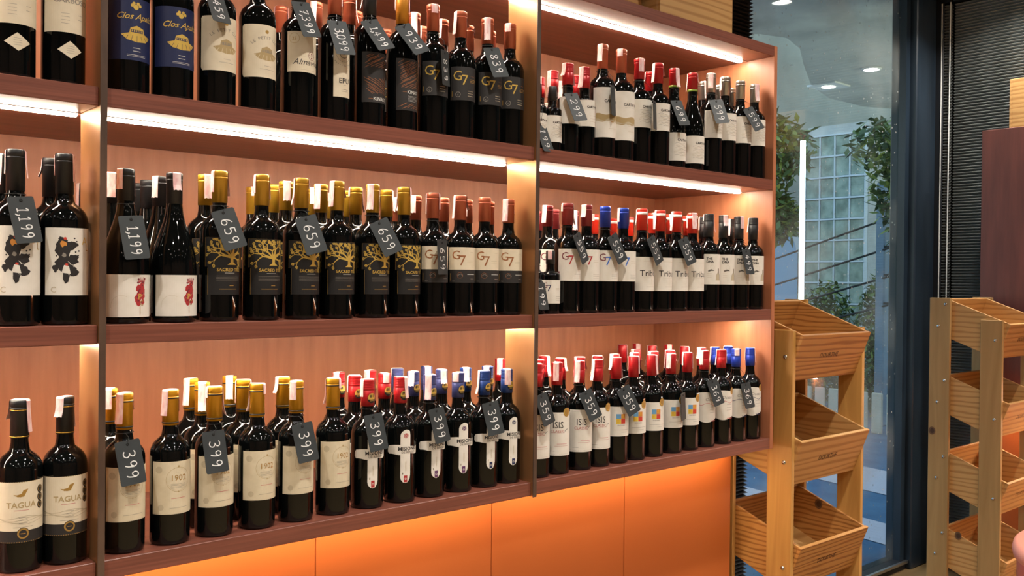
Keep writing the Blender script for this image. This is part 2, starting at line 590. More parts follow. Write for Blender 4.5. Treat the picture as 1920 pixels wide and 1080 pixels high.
class Print:
    """flat artwork in (u, v) metres; wrapped on a cylinder of radius R or laid flat"""

    def __init__(self):
        self.items = []   # verts2d, faces, mat, lift

    def rect(self, u0, u1, v0, v1, m, lift=0):
        self.strip([(u0 + (u1 - u0) * i / max(1, int(abs(u1 - u0) / .004)), v0, v1) for i in range(max(1, int(abs(u1 - u0) / .004)) + 1)], m, lift)

    def strip(self, cols, m, lift=0):
        vs, fs = [], []
        for u, a, c in cols:
            vs += [(u, a), (u, c)]
        for i in range(len(cols) - 1):
            fs.append((2 * i, 2 * i + 2, 2 * i + 3, 2 * i + 1))
        self.items.append((vs, fs, m, lift))

    def poly(self, pts, m, lift=1):
        cx = sum(p[0] for p in pts) / len(pts)
        cy = sum(p[1] for p in pts) / len(pts)
        n = len(pts)
        area = sum(pts[i][0] * pts[(i + 1) % n][1] - pts[(i + 1) % n][0] * pts[i][1] for i in range(n))
        if area < 0:
            pts = pts[::-1]
        self.items.append(([(cx, cy)] + list(pts), [(0, i + 1, (i + 1) % n + 1) for i in range(n)], m, lift))

    def disc(self, u, v, r, m, lift=1, ry=None, n=16):
        ry = ry or r
        self.poly([(u + r * math.cos(2 * math.pi * i / n), v + ry * math.sin(2 * math.pi * i / n)) for i in range(n)], m, lift)

    def line(self, pts, w, m, lift=1):
        n = len(pts)
        vs, fs = [], []
        for i, (x, y) in enumerate(pts):
            ax, ay = pts[max(i - 1, 0)]
            bx, by = pts[min(i + 1, n - 1)]
            dx, dy = bx - ax, by - ay
            l = math.hypot(dx, dy) or 1
            ww = w[i] if isinstance(w, (list, tuple)) else w
            nx, ny = -dy / l * ww / 2, dx / l * ww / 2
            vs += [(x - nx, y - ny), (x + nx, y + ny)]
        for i in range(n - 1):
            fs.append((2 * i, 2 * i + 2, 2 * i + 3, 2 * i + 1))
        self.items.append((vs, fs, m, lift))

    def arc(self, u, v, r, a0, a1, w, m, lift=1, n=20, ry=None):
        ry = ry or r
        self.line([(u + r * math.cos(rad(a0 + (a1 - a0) * i / n)), v + ry * math.sin(rad(a0 + (a1 - a0) * i / n))) for i in range(n + 1)], w, m, lift)

    def text(self, s, u, v, size, m, shear=0.0, bold=0.0, lift=2, rot=0.0, sx=1.0):
        vs, fs = text_mesh(s, size, shear, bold)
        c, d = math.cos(rad(rot)), math.sin(rad(rot))
        self.items.append(([(u + (x * c * sx - y * d), v + (x * d * sx + y * c)) for x, y in vs], fs, m, lift))

    def arctext(self, s, u, v, r, size, m, step, mid=90, lift=2):
        n = len(s)
        for i, ch in enumerate(s):
            if ch == ' ':
                continue
            a = mid - (i - (n - 1) / 2) * step
            self.text(ch, u + r * math.cos(rad(a)), v + r * math.sin(rad(a)), size, m, rot=a - 90, lift=lift)

    def wrap(self, R, base=.0003, unit=.00014):
        mb = MB()
        for vs, fs, m, lift in self.items:
            rr = R + base + unit * lift
            vs, fs = split_wide(vs, fs, R * .13)
            mb.add([(rr * math.sin(u / R), -rr * math.cos(u / R), v) for u, v in vs], fs, m, False)
        return mb

    def flat(self, base=.0002, unit=.0001):
        mb = MB()
        for vs, fs, m, lift in self.items:
            mb.add([(u, -(base + unit * lift), v) for u, v in vs], fs, m)
        return mb


def blob(P, u, v, r, m, rng, lift=1, n=11, ry=None):
    ry = ry or r
    P.poly([(u + r * (0.6 + .6 * rng.random()) * math.cos(2 * math.pi * i / n), v + ry * (0.6 + .6 * rng.random()) * math.sin(2 * math.pi * i / n)) for i in range(n)], m, lift)


def fine_lines(P, u, v, w, n, step, m, h=.0006, rng=None):
    for i in range(n):
        ww = w * (1 if rng is None else .6 + .4 * rng.random())
        P.rect(u - ww / 2, u + ww / 2, v - i * step, v - i * step + h, m, 1)


# ---------------------------------------------------------------- label artwork, one (paper, print, capsule print) per kind
def art_garboso():
    L, P = Print(), Print()
    L.strip([(-.047 + .094 * i / 24, .094, .200) for i in range(25)], 'paper_cream')
    L.poly([(-.021, .062), (0, .079), (.023, .063), (.002, .047)], 'paper_cream', 0)
    P.text('GARBOSO', .004, .148, .0140, 'ink_grey', bold=.0001)
    fine_lines(P, -.008, .128, .014, 4, .006, 'ink_grey')
    fine_lines(P, .020, .128, .010, 2, .008, 'ink_grey')
    fine_lines(P, .001, .069, .014, 4, .004, 'ink_grey', .0005)
    return L, P


def chateau(P, v, m, s=1.0, u0=.006):
    P.poly([(u0 - .024 * s, v), (u0 - .015 * s, v - .008 * s), (u0, v - .011 * s), (u0 + .016 * s, v - .009 * s), (u0 + .026 * s, v - .001 * s), (u0 + .014 * s, v + .003 * s), (u0 - .012 * s, v + .003 * s)], m, 1)
    P.poly([(u0 - .012 * s, v + .003 * s), (u0 - .010 * s, v + .011 * s), (u0, v + .015 * s), (u0 + .011 * s, v + .011 * s), (u0 + .013 * s, v + .003 * s)], m, 1)
    for i in range(7):
        a = -18 + i * 6
        P.line([(u0 + a * .0011 * s, v - .001 * s), (u0 + a * .0016 * s, v - .011 * s)], .0006 * s, 'paper_navy' if m == 'gold' else 'paper_cream', 2)
    P.rect(u0 - .009 * s, u0 + .010 * s, v + .004 * s, v + .0085 * s, 'ink_navy' if m == 'gold' else 'ink_grey', 2)
    for i in range(6):
        P.rect(u0 - .008 * s + i * .003 * s, u0 - .0065 * s + i * .003 * s, v + .005 * s, v + .008 * s, m, 3)


def art_apalta():
    L, P = Print(), Print()
    L.rect(-.050, .050, .062, .180, 'paper_navy')
    for du, dv, r in ((0, .163, .005), (-.007, .166, .003), (.008, .166, .003), (-.004, .170, .003), (.004, .170, .003)):
        P.disc(.004 + du, dv, r, 'gold')
    P.text('Clos Apalta', .006, .140, .0165, 'gold', shear=.45, bold=.0001)
    chateau(P, .110, 'gold', 1.2)
    fine_lines(P, .006, .085, .014, 2, .006, 'ink_white', .001)
    fine_lines(P, .006, .072, .036, 2, .0025, 'ink_white', .0006)
    return L, P


def art_petit():
    L, P = Print(), Print()
    n = 26
    L.strip([(-.048 + .096 * i / n, .070 + (.006 if i == 0 or i == n else 0), .180 - (.004 if i == 0 or i == n else 0)) for i in range(n + 1)], 'paper_cream')
    P.disc(.006, .166, .004, 'gold_dull')
    P.arctext('LE PETIT CLOS', .006, .104, .046, .0095, 'ink_grey', 6.6)
    chateau(P, .118, 'ink_tan', 1.15)
    fine_lines(P, .008, .094, .016, 1, .003, 'ink_grey')
    fine_lines(P, .008, .087, .034, 1, .003, 'ink_grey')
    return L, P


def art_almaviva():
    L, P = Print(), Print()
    L.rect(-.042, .042, .096, .183, 'paper_cream')
    P.arc(-.026, .168, .011, 0, 360, .0006, 'gold_dull', 1)
    P.text('25', -.026, .164, .010, 'gold_dull')
    P.arc(.014, .133, .0085, 0, 360, .0008, 'ink_maroon', 1, ry=.009)
    P.line([(.006, .134), (.022, .132)], .0006, 'ink_maroon'); P.disc(.014, .137, .002, 'ink_maroon'); P.disc(.014, .128, .002, 'ink_maroon')
    fine_lines(P, -.008, .138, .012, 3, .004, 'ink_pale')
    P.text('Almaviva', .004, .112, .0185, 'ink_black', shear=.4)
    fine_lines(P, .008, .101, .04, 1, .003, 'ink_pale')
    return L, P


def art_epu():
    L, P = Print(), Print()
    L.rect(-.018, .026, .055, .184, 'paper_cream')
    for r in (.010, .0185, .027):
        for i in range(19):
            a = rad(180 + i * 10)
            u, v = .006 + r * math.cos(a), .152 + r * math.sin(a)
            if -.017 < u < .025:
                P.disc(u, v, .0008, 'ink_black', 1, n=6)
    for v in (.150, .143, .136, .125):
        P.disc(.006, v, .0012, 'ink_black', 1, n=6)
    P.text('EPU', .008, .086, .0165, 'ink_black', bold=.0002)
    fine_lines(P, .009, .082, .008, 1, .003, 'ink_grey')
    fine_lines(P, .009, .072, .018, 2, .004, 'ink_black', .0006)
    return L, P


def art_kinast(low):
    L, P = Print(), Print()
    L.rect(-.034, .045, .055 if low else .048, .170, 'paper_char')
    rng = random.Random(4)
    for (va, vb) in ((.135, .166), (.075, .112)) if low else ((.100, .166), (.052, .066)):
        k = int((vb - va + .024) / .0036)
        for i in range(k):
            v = va + (vb - va) * i / k
            s = 1 if va > .12 or not low else -1
            u0 = -.030 + rng.random() * .012
            u1 = .040 - rng.random() * .014
            v = va - .012 + (vb - va + .024) * i / k
            pts = [(u0 + (u1 - u0) * t / 9, v + s * (.030 * (t / 9 - .5)) + .0006 * math.sin(t * 2 + i)) for t in range(10)]
            pts = [p for p in pts if va - .001 <= p[1] <= vb + .001]
            if len(pts) > 2:
                P.line(pts, .0009, 'copper_ink', 1)
    v = .060 if low else .088
    P.text('KINAST', .012, v, .0112, 'ink_white', bold=.0002)
    P.rect(-.018, -.008, v + .003, v + .004, 'copper_ink', 1)
    if not low:
        fine_lines(P, .010, .082, .030, 5, .003, 'ink_white', .0005)
    else:
        P.text('K', .030, .110, .011, 'copper_ink')
    return L, P


def art_g7_dark():
    L, P = Print(), Print()
    L.rect(-.050, .050, .095, .178, 'paper_char')
    P.text('G', -.031, .144, .034, 'gold'); P.text('7', -.013, .133, .036, 'gold')
    P.rect(.004, .022, .155, .1565, 'copper_ink'); fine_lines(P, .013, .147, .022, 3, .0035, 'gold_dull', .0012)
    P.rect(-.046, -.044, .104, .117, 'gold_dull'); P.arc(-.030, .109, .006, 0, 360, .0012, 'ink_grey'); P.text('c', -.030, .106, .009, 'ink_grey')
    fine_lines(P, .004, .118, .018, 3, .006, 'ink_pale', .001)
    return L, P


def art_figure():
    L, P = Print(), Print()
    L.rect(-.047, .047, .055, .178, 'paper_white')
    rng = random.Random(11)
    for (u, v, r, ry) in ((-.016, .150, .010, .012), (-.012, .132, .015, .014), (.000, .146, .012, .009), (.003, .120, .011, .010), (-.014, .112, .013, .014), (-.004, .104, .010, .010), (.004, .098, .011, .008), (-.010, .092, .006, .009), (-.026, .104, .006, .007)):
        blob(P, u, v, r, 'ink_black', rng, 1, 13, ry)
    for i in range(22):
        blob(P, -.030 + rng.random() * .044, .090 + rng.random() * .072, .0018, 'ink_black', rng, 1, 6)
    blob(P, -.014, .149, .006, 'ink_orange', rng, 2); blob(P, -.010, .158, .003, 'ink_scarlet', rng, 2)
    blob(P, -.012, .128, .004, 'ink_grey', rng, 2); blob(P, -.008, .111, .003, 'ink_scarlet', rng, 2)
    P.poly([(-.012, .110), (-.004, .108), (-.001, .094), (-.016, .096)], 'paper_white', 3)
    blob(P, -.008, .085, .006, 'ink_black', rng, 4, 10, .008)
    P.text('A', .027, .148, .020, 'gold'); P.text('L', .034, .137, .017, 'gold_dull'); P.text('C', -.030, .060, .015, 'ink_pale')
    return L, P


def art_splash():
    L, P = Print(), Print()
    L.rect(-.056, .056, .013, .094, 'paper_white')
    rng = random.Random(5)
    u0 = .013
    for (u, v, r) in ((0, .066, .010), (.004, .056, .011), (-.006, .048, .008), (.005, .074, .006), (-.004, .040, .006), (.006, .042, .005)):
        blob(P, u0 + u, v, r, 'ink_red', rng, 1, 13)
    for i in range(14):
        blob(P, u0 - .010 + rng.random() * .022, .036 + rng.random() * .052, .002, 'ink_maroon', rng, 2, 6)
    for i in range(7):
        a = rad(50 + i * 14)
        P.line([(u0 + .004 + .008 * math.cos(a), .074 + .006 * math.sin(a)), (u0 + .004 + .014 * math.cos(a), .076 + .014 * math.sin(a))], [.0022, .0005], 'ink_red', 1)
    P.text('P', u0 - .001, .047, .015, 'gold', bold=.0003, lift=3); P.text('C', u0 + .003, .035, .014, 'gold_dull', lift=3); P.rect(u0 - .001, u0 + .0004, .018, .034, 'gold_dull', 2)
    P.arc(-.022, .034, .020, 60, 190, .0004, 'ink_pale'); P.arc(.006, .066, .017, 250, 400, .0004, 'ink_pale')
    return L, P


def art_tree():
    L, P = Print(), Print()
    L.rect(-.046, .046, .112, .172, 'paper_black')
    L.rect(-.040, .040, .055, .112, 'paper_black')
    P.rect(-.046, .046, .1712, .172, 'gold_dull'); P.rect(-.046, -.0455, .112, .172, 'gold_dull'); P.rect(.0455, .046, .112, .172, 'gold_dull')
    rng = random.Random(3)
    u0 = .010
    P.poly([(u0 - .010, .116), (u0 - .003, .121), (u0 - .003, .134), (u0 + .004, .134), (u0 + .004, .121), (u0 + .012, .116)], 'gold', 1)

    def branch(u, v, a, l, w, d):
        pts = [(u, v)]
        for i in range(5):
            a += (rng.random() - .5) * 26
            u += math.cos(rad(a)) * l / 5
            v += math.sin(rad(a)) * l / 5
            u = min(max(u, -.044), .044)
            v = min(v, .169)
            pts.append((u, v))
        P.line(pts, [w * 1.35 * (1 - .5 * i / 5) for i in range(6)], 'gold', 1)
        if d:
            for s in (-1, 1):
                branch(u, v, a + s * (24 + rng.random() * 26), l * .68, w * .55, d - 1)
        else:
            s = rng.choice((-1, 1))
            pts = []
            for i in range(12):
                t = i / 11
                r_ = .0036 * (1 - .75 * t)
                pts.append((min(max(u + r_ * math.cos(rad(a + s * 520 * t)), -.044), .044), min(v + r_ * math.sin(rad(a + s * 520 * t)), .169)))
            P.line(pts, .0013, 'gold', 1)
    for a, l in ((176, .024), (160, .026), (142, .026), (122, .02), (104, .016), (84, .018), (62, .02), (42, .022), (22, .02), (6, .016)):
        branch(u0, .131, a, l, .0034, 2)
    P.disc(.034, .122, .0075, 'gold', 2); P.disc(.034, .122, .0055, 'gold_dull', 3)
    P.text('SACRED TREE', .008, .103, .0094, 'gold', bold=.0001)
    fine_lines(P, .006, .099, .022, 1, .003, 'ink_white', .0006)
    fine_lines(P, .006, .093, .056, 4, .0028, 'ink_grey', .0004)
    fine_lines(P, .010, .073, .010, 1, .003, 'gold_dull', .0012)
    fine_lines(P, .004, .066, .040, 1, .003, 'gold_dull', .0008)
    P.rect(-.040, -.0392, .055, .110, 'gold_dull')
    return L, P


def art_g7_cream():
    L, P = Print(), Print()
    L.rect(-.054, .054, .115, .171, 'paper_cream')
    L.rect(-.052, .052, .083, .115, 'paper_char')
    P.text('G', -.034, .141, .031, 'copper_ink'); P.text('7', -.018, .126, .036, 'copper_ink')
    fine_lines(P, .004, .137, .020, 2, .004, 'ink_pale', .0006); fine_lines(P, .010, .158, .012, 1, .004, 'ink_pale')
    P.arc(-.024, .101, .007, 0, 360, .0006, 'copper_ink'); P.line([(-.030, .100), (-.023, .105), (-.016, .099)], .0012, 'ink_grey')
    fine_lines(P, .008, .103, .026, 1, .004, 'ink_white', .0012); fine_lines(P, .012, .092, .014, 1, .004, 'ink_grey', .0008)
    P.rect(-.050, -.0485, .088, .106, 'gold_dull'); P.text('2021', -.040, .086, .004, 'ink_grey')
    return L, P


def art_g7_white(c7, v0=.090, v1=.178, h=1.0):
    L, P = Print(), Print()
    L.rect(-.056, .050, v0, v1, 'paper_white')
    m = v0 + (v1 - v0) * .66
    P.text('G', -.036, m, .030 * h, 'ink_maroon'); P.text('7', -.036 + .016 * h, m - .013 * h, .036 * h, c7)
    fine_lines(P, .002 * h, m - .001, .020 * h, 2, .004, 'ink_pale', .0006)
    fine_lines(P, .004, v0 + .018, .026 * h, 3, .005, 'ink_grey', .0005)
    P.rect(-.056, -.052, v0 + .010, v0 + .026, 'ink_black' if c7 != 'ink_red' else 'ink_maroon')
    return L, P


def art_tributo():
    L, P = Print(), Print()
    L.rect(-.060, .055, .062, .163, 'paper_white')
    P.text('Tributo', .004, .106, .026, 'ink_black')
    fine_lines(P, -.002, .101, .044, 1, .003, 'ink_pale'); P.line([(.002, .098), (.004, .086), (.001, .083)], .0005, 'ink_pale')
    fine_lines(P, .002, .074, .034, 1, .003, 'ink_grey', .0006); fine_lines(P, .0, .150, .05, 1, .003, 'ink_pale')
    return L, P


def art_dna():
    L, P = Print(), Print()
    L.rect(-.058, .052, .083, .180, 'paper_white')
    P.text('THE', -.030, .162, .0105, 'ink_black', bold=.0004); P.text('DNA', -.028, .152, .0105, 'ink_black', bold=.0004)
    P.arc(-.020, .138, .007, 0, 360, .0004, 'ink_pale')
    P.poly([(-.008, .096), (.010, .096), (.010, .112), (.006, .122), (.0055, .134), (.0015, .134), (.001, .122), (-.006, .112)], 'ink_pale', 1)
    P.line([(-.008, .096), (-.006, .112), (.001, .122), (.0015, .134)], .0009, 'ink_grey', 2); P.line([(.010, .096), (.010, .112), (.006, .122), (.0055, .134)], .0022, 'ink_black', 2)
    for i in range(5):
        P.line([(-.034, .128 - i * .0014), (-.024, .131 - i * .001), (-.014, .127)], .0007, 'ink_black', 2)
    fine_lines(P, -.030, .118, .014, 3, .006, 'ink_pale')
    return L, P


def art_carta(v0, v1, R, sketch=True, h=1.0):
    L, P = Print(), Print()
    L.rect(-1.5 * R, 1.35 * R, v0, v1, 'paper_white')
    P.text('CARTA VIEJA', .16 * R, v0 + (v1 - v0) * .70, .0098 * h, 'ink_black', bold=.0003)
    P.rect(-.55 * R, .75 * R, v0 + (v1 - v0) * .665, v0 + (v1 - v0) * .67, 'ink_grey')
    rng = random.Random(8)
    if sketch:
        for i in range(13):
            v = v0 + (v1 - v0) * (.20 + .035 * i)
            u = -.9 * R + rng.random() * .5 * R
            pts = [(u + t * .16 * R, v + .0016 * math.sin(t * 1.3 + i)) for t in range(8)]
            P.line(pts, .0006, 'ink_pale' if i % 3 else 'ink_grey')
    fine_lines(P, .1 * R, v0 + (v1 - v0) * .40, .8 * R, 3, (v1 - v0) * .11, 'ink_pale', .0006)
    return L, P


def art_carta_band(v0, v1, R):
    L, P = art_carta(v0, v1, R, False, 1.15)
    a, c = v0 + (v1 - v0) * .32, v0 + (v1 - v0) * .47
    n = 20
    P.strip([(-1.45 * R + 2.7 * R * i / n, a + .002 * math.sin(i), c + .0025 * math.sin(i * .7)) for i in range(n + 1)], 'ink_tan', 1)
    P.strip([(-1.45 * R + 2.7 * R * i / n, a + .001 + .0015 * math.sin(i * 1.3), a + .006 + .0025 * math.sin(i * .9)) for i in range(n + 1)], 'ink_pale', 2)
    return L, P


def art_tagua():
    L, P = Print(), Print()
    n = 26
    L.strip([(-.050 + .100 * i / n, .076, .163) for i in range(n + 1)], 'paper_cream')
    L.strip([(-.050 + .100 * i / n, .055, .076) for i in range(n + 1)], 'paper_char')
    P.rect(-.050, .050, .0553, .0565, 'gold_dull'); P.rect(-.050, .050, .1622, .163, 'gold_dull')
    P.poly([(-.010, .139), (-.001, .136), (.006, .137), (.002, .142)], 'gold_dull', 1); P.poly([(.000, .139), (.004, .148), (.012, .150), (.006, .138)], 'gold_dull', 1); P.poly([(-.012, .141), (-.002, .139), (-.004, .136)], 'gold_dull', 1)
    P.text('TAGUA', .001, .117, .0145, 'ink_tan', bold=.0002)
    fine_lines(P, .002, .112, .024, 1, .003, 'ink_pink', .0008)
    rng = random.Random(2)
    for i in range(4):
        P.line([(-.046 + t * .0115, .090 + i * .003 + .003 * math.sin(t + i)) for t in range(9)], .001, 'ink_pale')
    fine_lines(P, .004, .099, .014, 3, .005, 'ink_grey', .0007); fine_lines(P, .004, .082, .032, 1, .003, 'ink_grey', .0006)
    P.disc(.004, .071, .0105, 'paper_char', 1); P.arc(.004, .071, .008, 0, 360, .0028, 'gold_dull', 2); P.rect(.000, .008, .0703, .0717, 'gold_dull', 2)
    for i in range(3):
        P.disc(.036, .146 - i * .014, .0065, 'ring_black', 1, ry=.0075); P.arc(.036, .146 - i * .014, .0045, 0, 360, .0008, 'gold_dull', 2)
    return L, P


def art_1902():
    L, P = Print(), Print()
    L.rect(-.049, .049, .062, .166, 'paper_ivory')
    P.arc(.004, .130, .024, 0, 360, .0006, 'ink_tan', 1, n=36); P.arc(.004, .130, .0215, 200, 340, .0006, 'ink_pale', 1, n=36)
    P.text('1902', .004, .128, .0165, 'gold_dull')
    fine_lines(P, .004, .121, .030, 4, .0026, 'ink_grey', .0005)
    P.disc(.004, .106, .0015, 'ink_tan', 1); P.disc(.004, .156, .002, 'ink_tan', 1)
    fine_lines(P, .004, .093, .028, 1, .003, 'ink_pink', .0009)
    fine_lines(P, .006, .074, .038, 1, .003, 'ink_grey', .0006)
    P.disc(-.030, .076, .006, 'ink_pale', 1); P.disc(-.034, .150, .007, 'ink_pale', 1)
    P.rect(-.049, .049, .062, .0628, 'paper_white')
    return L, P


def art_mision(c):
    L, P = Print(), Print()
    vt = [(-.0125, .062, .160), (-.011, .056, .166), (-.006, .050, .171), (0, .048, .174), (.006, .050, .1735), (.011, .058, .170), (.0125, .066, .160)]
    L.strip(vt, 'paper_white')
    n = 22
    L.strip([(-.045 + .090 * i / n, .116 + (.005 if i in (0, n) else .0015 * math.sin(i * .6)), .136 - (.005 if i in (0, n) else 0) + .003 * math.sin(i * .25)) for i in range(n + 1)], 'paper_white')
    P.disc(.001, .160, .0058, c, 2); P.arc(.001, .160, .0042, 0, 360, .0006, 'paper_white', 3); P.text('M', .001, .1575, .006, 'paper_white', lift=3)
    P.text('MISIONES', .008, .1250, .0122, 'ink_black', bold=.0003); P.text('DE RENGO', .008, .1180, .0074, 'ink_grey', bold=.0002)
    P.text('CARMENERE', .002, .088, .004, 'ink_pale', rot=90)
    P.rect(-.004, .0045, .050, .066, c, 2); P.arc(.0003, .058, .002, 0, 360, .0009, 'paper_white', 3)
    P.rect(-.0085, -.006, .068, .073, 'ink_pale')
    return L, P


def art_isis():
    L, P = Print(), Print()
    L.rect(-.044, .044, .052, .170, 'paper_white')
    for (a, c2, d, e) in ((-.041, .041, .056, .0566), (-.041, .041, .165, .1656), (-.041, -.0404, .056, .1656), (.0404, .041, .056, .1656)):
        P.rect(a, c2, d, e, 'ink_grey')
    P.text('ISIS', 0, .127, .026, 'ink_black', sx=.85)
    P.text('CLASSIC', -.001, .115, .0108, 'ink_red'); P.line([(.020, .118), (.024, .122), (.030, .124)], .0014, 'ink_black')
    P.rect(-.020, .020, .1135, .1139, 'ink_red')
    fine_lines(P, .012, .083, .030, 1, .004, 'ink_pink', .0012); fine_lines(P, .010, .078, .040, 1, .003, 'ink_red', .0005); fine_lines(P, -.018, .064, .018, 1, .003, 'ink_grey', .0006)
    P.disc(.026, .170, .0115, 'gold_dull', 3, ry=.0125); P.arc(.026, .170, .0085, 0, 360, .001, 'gold', 4)
    return L, P


def art_squares():
    L, P = Print(), Print()
    L.rect(-.050, .046, .080, .166, 'paper_white')
    for i, (c, du, dv) in enumerate((('ink_sky', 0, 1), ('ink_orange', 1, 1), ('ink_yellow', 0, 0), ('ink_scarlet', 1, 0))):
        P.rect(-.014 + du * .0145, du * .0145, .116 + dv * .0145, .130 + dv * .0145, c, 2)
    rng = random.Random(6)
    for c, u, v in (('ink_yellow', .006, .138), ('ink_orange', -.008, .124), ('ink_sky', -.004, .140)):
        for k in range(3):
            P.line([(u - .004, v - .003 + k * .003), (u + .003, v - .002 + k * .003)], .0007, c, 3)
    P.text('ANDEAN', .001, .1095, .0058, 'ink_grey')
    fine_lines(P, .006, .098, .052, 1, .003, 'ink_grey', .0006); fine_lines(P, .012, .091, .020, 1, .003, 'ink_grey', .0005)
    P.disc(.022, .165, .0115, 'gold_dull', 3, ry=.0125); P.arc(.022, .165, .0085, 0, 360, .001, 'gold', 4)
    return L, P


def art_ocean(c):
    L, P = Print(), Print()
    n = 24
    L.strip([(-.050 + .096 * i / n, .086 - .006 * math.sin(i / n * 2 * math.pi - .6), .174 + .003 * math.sin(i / n * 5)) for i in range(n + 1)], 'paper_white')
    P.text('Ocean', -.002, .149, .0145, 'ink_grey', shear=.15)
    P.line([(-.046 + .0038 * i, .139 - .0035 * math.sin(i * .55)) for i in range(22)], [.0008 + .0008 * abs(math.sin(i * .5)) for i in range(22)], c, 1)
    fine_lines(P, .006, .130, .022, 3, .009, 'ink_grey', .0007)
    P.line([(-.004 + .0036 * i, .086 - .0018 * math.sin(i * .5)) for i in range(8)], .0016, c, 1)
    P.line([(.000 + .003 * i, .0885 - .0016 * math.sin(i * .6)) for i in range(6)], .0009, c, 1)
    P.disc(.020, .174, .0105, 'gold_dull', 3, ry=.0115); P.arc(.020, .174, .0078, 0, 360, .0009, 'gold', 4)
    return L, P


KINDS = {
    # name: H, R, shape, capsule material, capsule style, cap length, rotation to the left, art, short look
    'garboso': (.325, .0375, 'bordeaux', 'cap_black', 'plain', .07, 0, art_garboso, 'cream diamond-label bottle'),
    'apalta': (.325, .0405, 'bordeaux', 'cap_black', 'plain', .075, 2, art_apalta, 'navy-labelled bottle'),
    'petit': (.322, .0385, 'bordeaux', 'cap_black', 'plain', .07, 2, art_petit, 'arched cream-label bottle'),
    'almaviva': (.312, .0375, 'bordeaux', 'cap_black', 'plain', .065, 4, art_almaviva, 'bottle with script cream label'),
    'epu': (.318, .0365, 'bordeaux', 'cap_copper', 'plain', .075, 5, art_epu, 'bottle with narrow dotted label'),
    'kinast_black': (.335, .0365, 'bordeaux', 'cap_black', 'plain', .075, 4, lambda: art_kinast(True), 'black-capped bottle with streaked label'),
    'kinast_gold': (.332, .0365, 'bordeaux', 'cap_orange_gold', 'plain', .075, 4, lambda: art_kinast(False), 'gold-capped bottle with streaked label'),
    'g7_dark': (.322, .0375, 'bordeaux', 'cap_copper', 'ridge', .066, 0, art_g7_dark, 'copper-capped bottle with dark label'),
    'copper_back': (.322, .0375, 'bordeaux', 'cap_copper', 'ridge', .066, 0, None, 'plain copper-capped bottle'),
    'carta_mini': (.180, .027, 'mini', 'cap_black', 'plain', .040, 0, lambda: art_carta(.026, .098, .027, True, .8), 'miniature bottle with white label'),
    'carta_half': (.252, .032, 'bordeaux', 'cap_red', 'screw', .060, 0, lambda: art_carta(.082, .156, .032, False, .85), 'small red-capped bottle'),
    'carta_litre': (.328, .0395, 'bordeaux', 'cap_copper', 'ridge', .070, 0, lambda: art_carta_band(.058, .200, .0395), 'tall copper-capped white-label bottle'),
    'carta_red': (.314, .0375, 'bordeaux', 'cap_red', 'ridge', .062, 0, lambda: art_carta(.105, .188, .0375), 'red-capped white-label bottle'),
    'carta_slope': (.310, .0385, 'burgundy', 'cap_red', 'ring_green', .058, 0, lambda: art_carta(.022, .108, .0385), 'sloping red-capped bottle'),
    'carta_silver': (.324, .0370, 'bordeaux', 'cap_silver', 'black_ring', .062, 0, lambda: art_carta(.112, .200, .037), 'silver-capped white-label bottle'),
    'figure': (.316, .0405, 'bordeaux', 'cap_black', 'ridge', .074, 0, art_figure, 'bottle with black ink-figure label'),
    'splash': (.298, .0435, 'burgundy', 'cap_black', 'ridge', .062, 0, art_splash, 'sloping bottle with red-splash label'),
    'tree': (.310, .0395, 'bordeaux', 'cap_tree_gold', 'ridge', .066, 0, art_tree, 'gold-capped bottle with tree label'),
    'g7_cream': (.302, .0375, 'bordeaux', 'cap_copper', 'ridge', .062, 0, art_g7_cream, 'copper-capped bottle with cream label'),
    'g7_mini': (.172, .027, 'mini', 'cap_black', 'plain', .036, 0, lambda: art_g7_white('ink_navy', .028, .092, .72), 'miniature bottle with white label'),
    'g7_maroon': (.305, .0375, 'bordeaux', 'cap_maroon', 'ridge', .060, 0, lambda: art_g7_white('ink_red'), 'maroon-capped white-label bottle'),
    'g7_blue': (.305, .0375, 'bordeaux', 'cap_blue', 'ridge', .060, 0, lambda: art_g7_white('ink_blue'), 'blue-capped white-label bottle'),
    'tributo': (.308, .0375, 'bordeaux', 'cap_bright_red', 'white_band', .064, 0, art_tributo, 'bright red-capped white-label bottle'),
    'dna': (.310, .0370, 'bordeaux', 'cap_black', 'screw', .074, 0, art_dna, 'black-capped white-label bottle'),
    'tagua': (.305, .0385, 'bordeaux', 'cap_black', 'gold_rings', .068, 12, art_tagua, 'black-capped cream-label bottle'),
    'cream1902': (.304, .0385, 'bordeaux', 'cap_gold', 'black_rings', .070, 0, art_1902, 'gold-capped ivory-label bottle'),
    'mision_red': (.296, .0375, 'bordeaux', 'cap_red', 'screw_medal', .062, 12, lambda: art_mision('ink_red'), 'red-capped cross-label bottle'),
    'mision_purple': (.296, .0375, 'bordeaux', 'cap_slate_blue', 'screw_medal', .062, 12, lambda: art_mision('ink_purple'), 'violet-capped cross-label bottle'),
    'mision_blue': (.296, .0375, 'bordeaux', 'cap_royal', 'screw_medal', .062, 12, lambda: art_mision('ink_navy'), 'blue-capped cross-label bottle'),
    'isis': (.304, .0375, 'bordeaux', 'cap_red', 'screw', .062, 34, art_isis, 'red-capped bottle with framed label'),
    'squares': (.306, .0375, 'bordeaux', 'cap_red', 'plain', .062, 26, art_squares, 'red-capped bottle with colour-squares label'),
    'ocean_red': (.308, .0370, 'bordeaux', 'cap_red', 'screw', .060, 14, lambda: art_ocean('ink_pink'), 'red-capped wavy-label bottle'),
    'ocean_blue': (.307, .0370, 'bordeaux', 'cap_blue', 'screw', .060, 14, lambda: art_ocean('ink_navy'), 'blue-capped wavy-label bottle'),
}


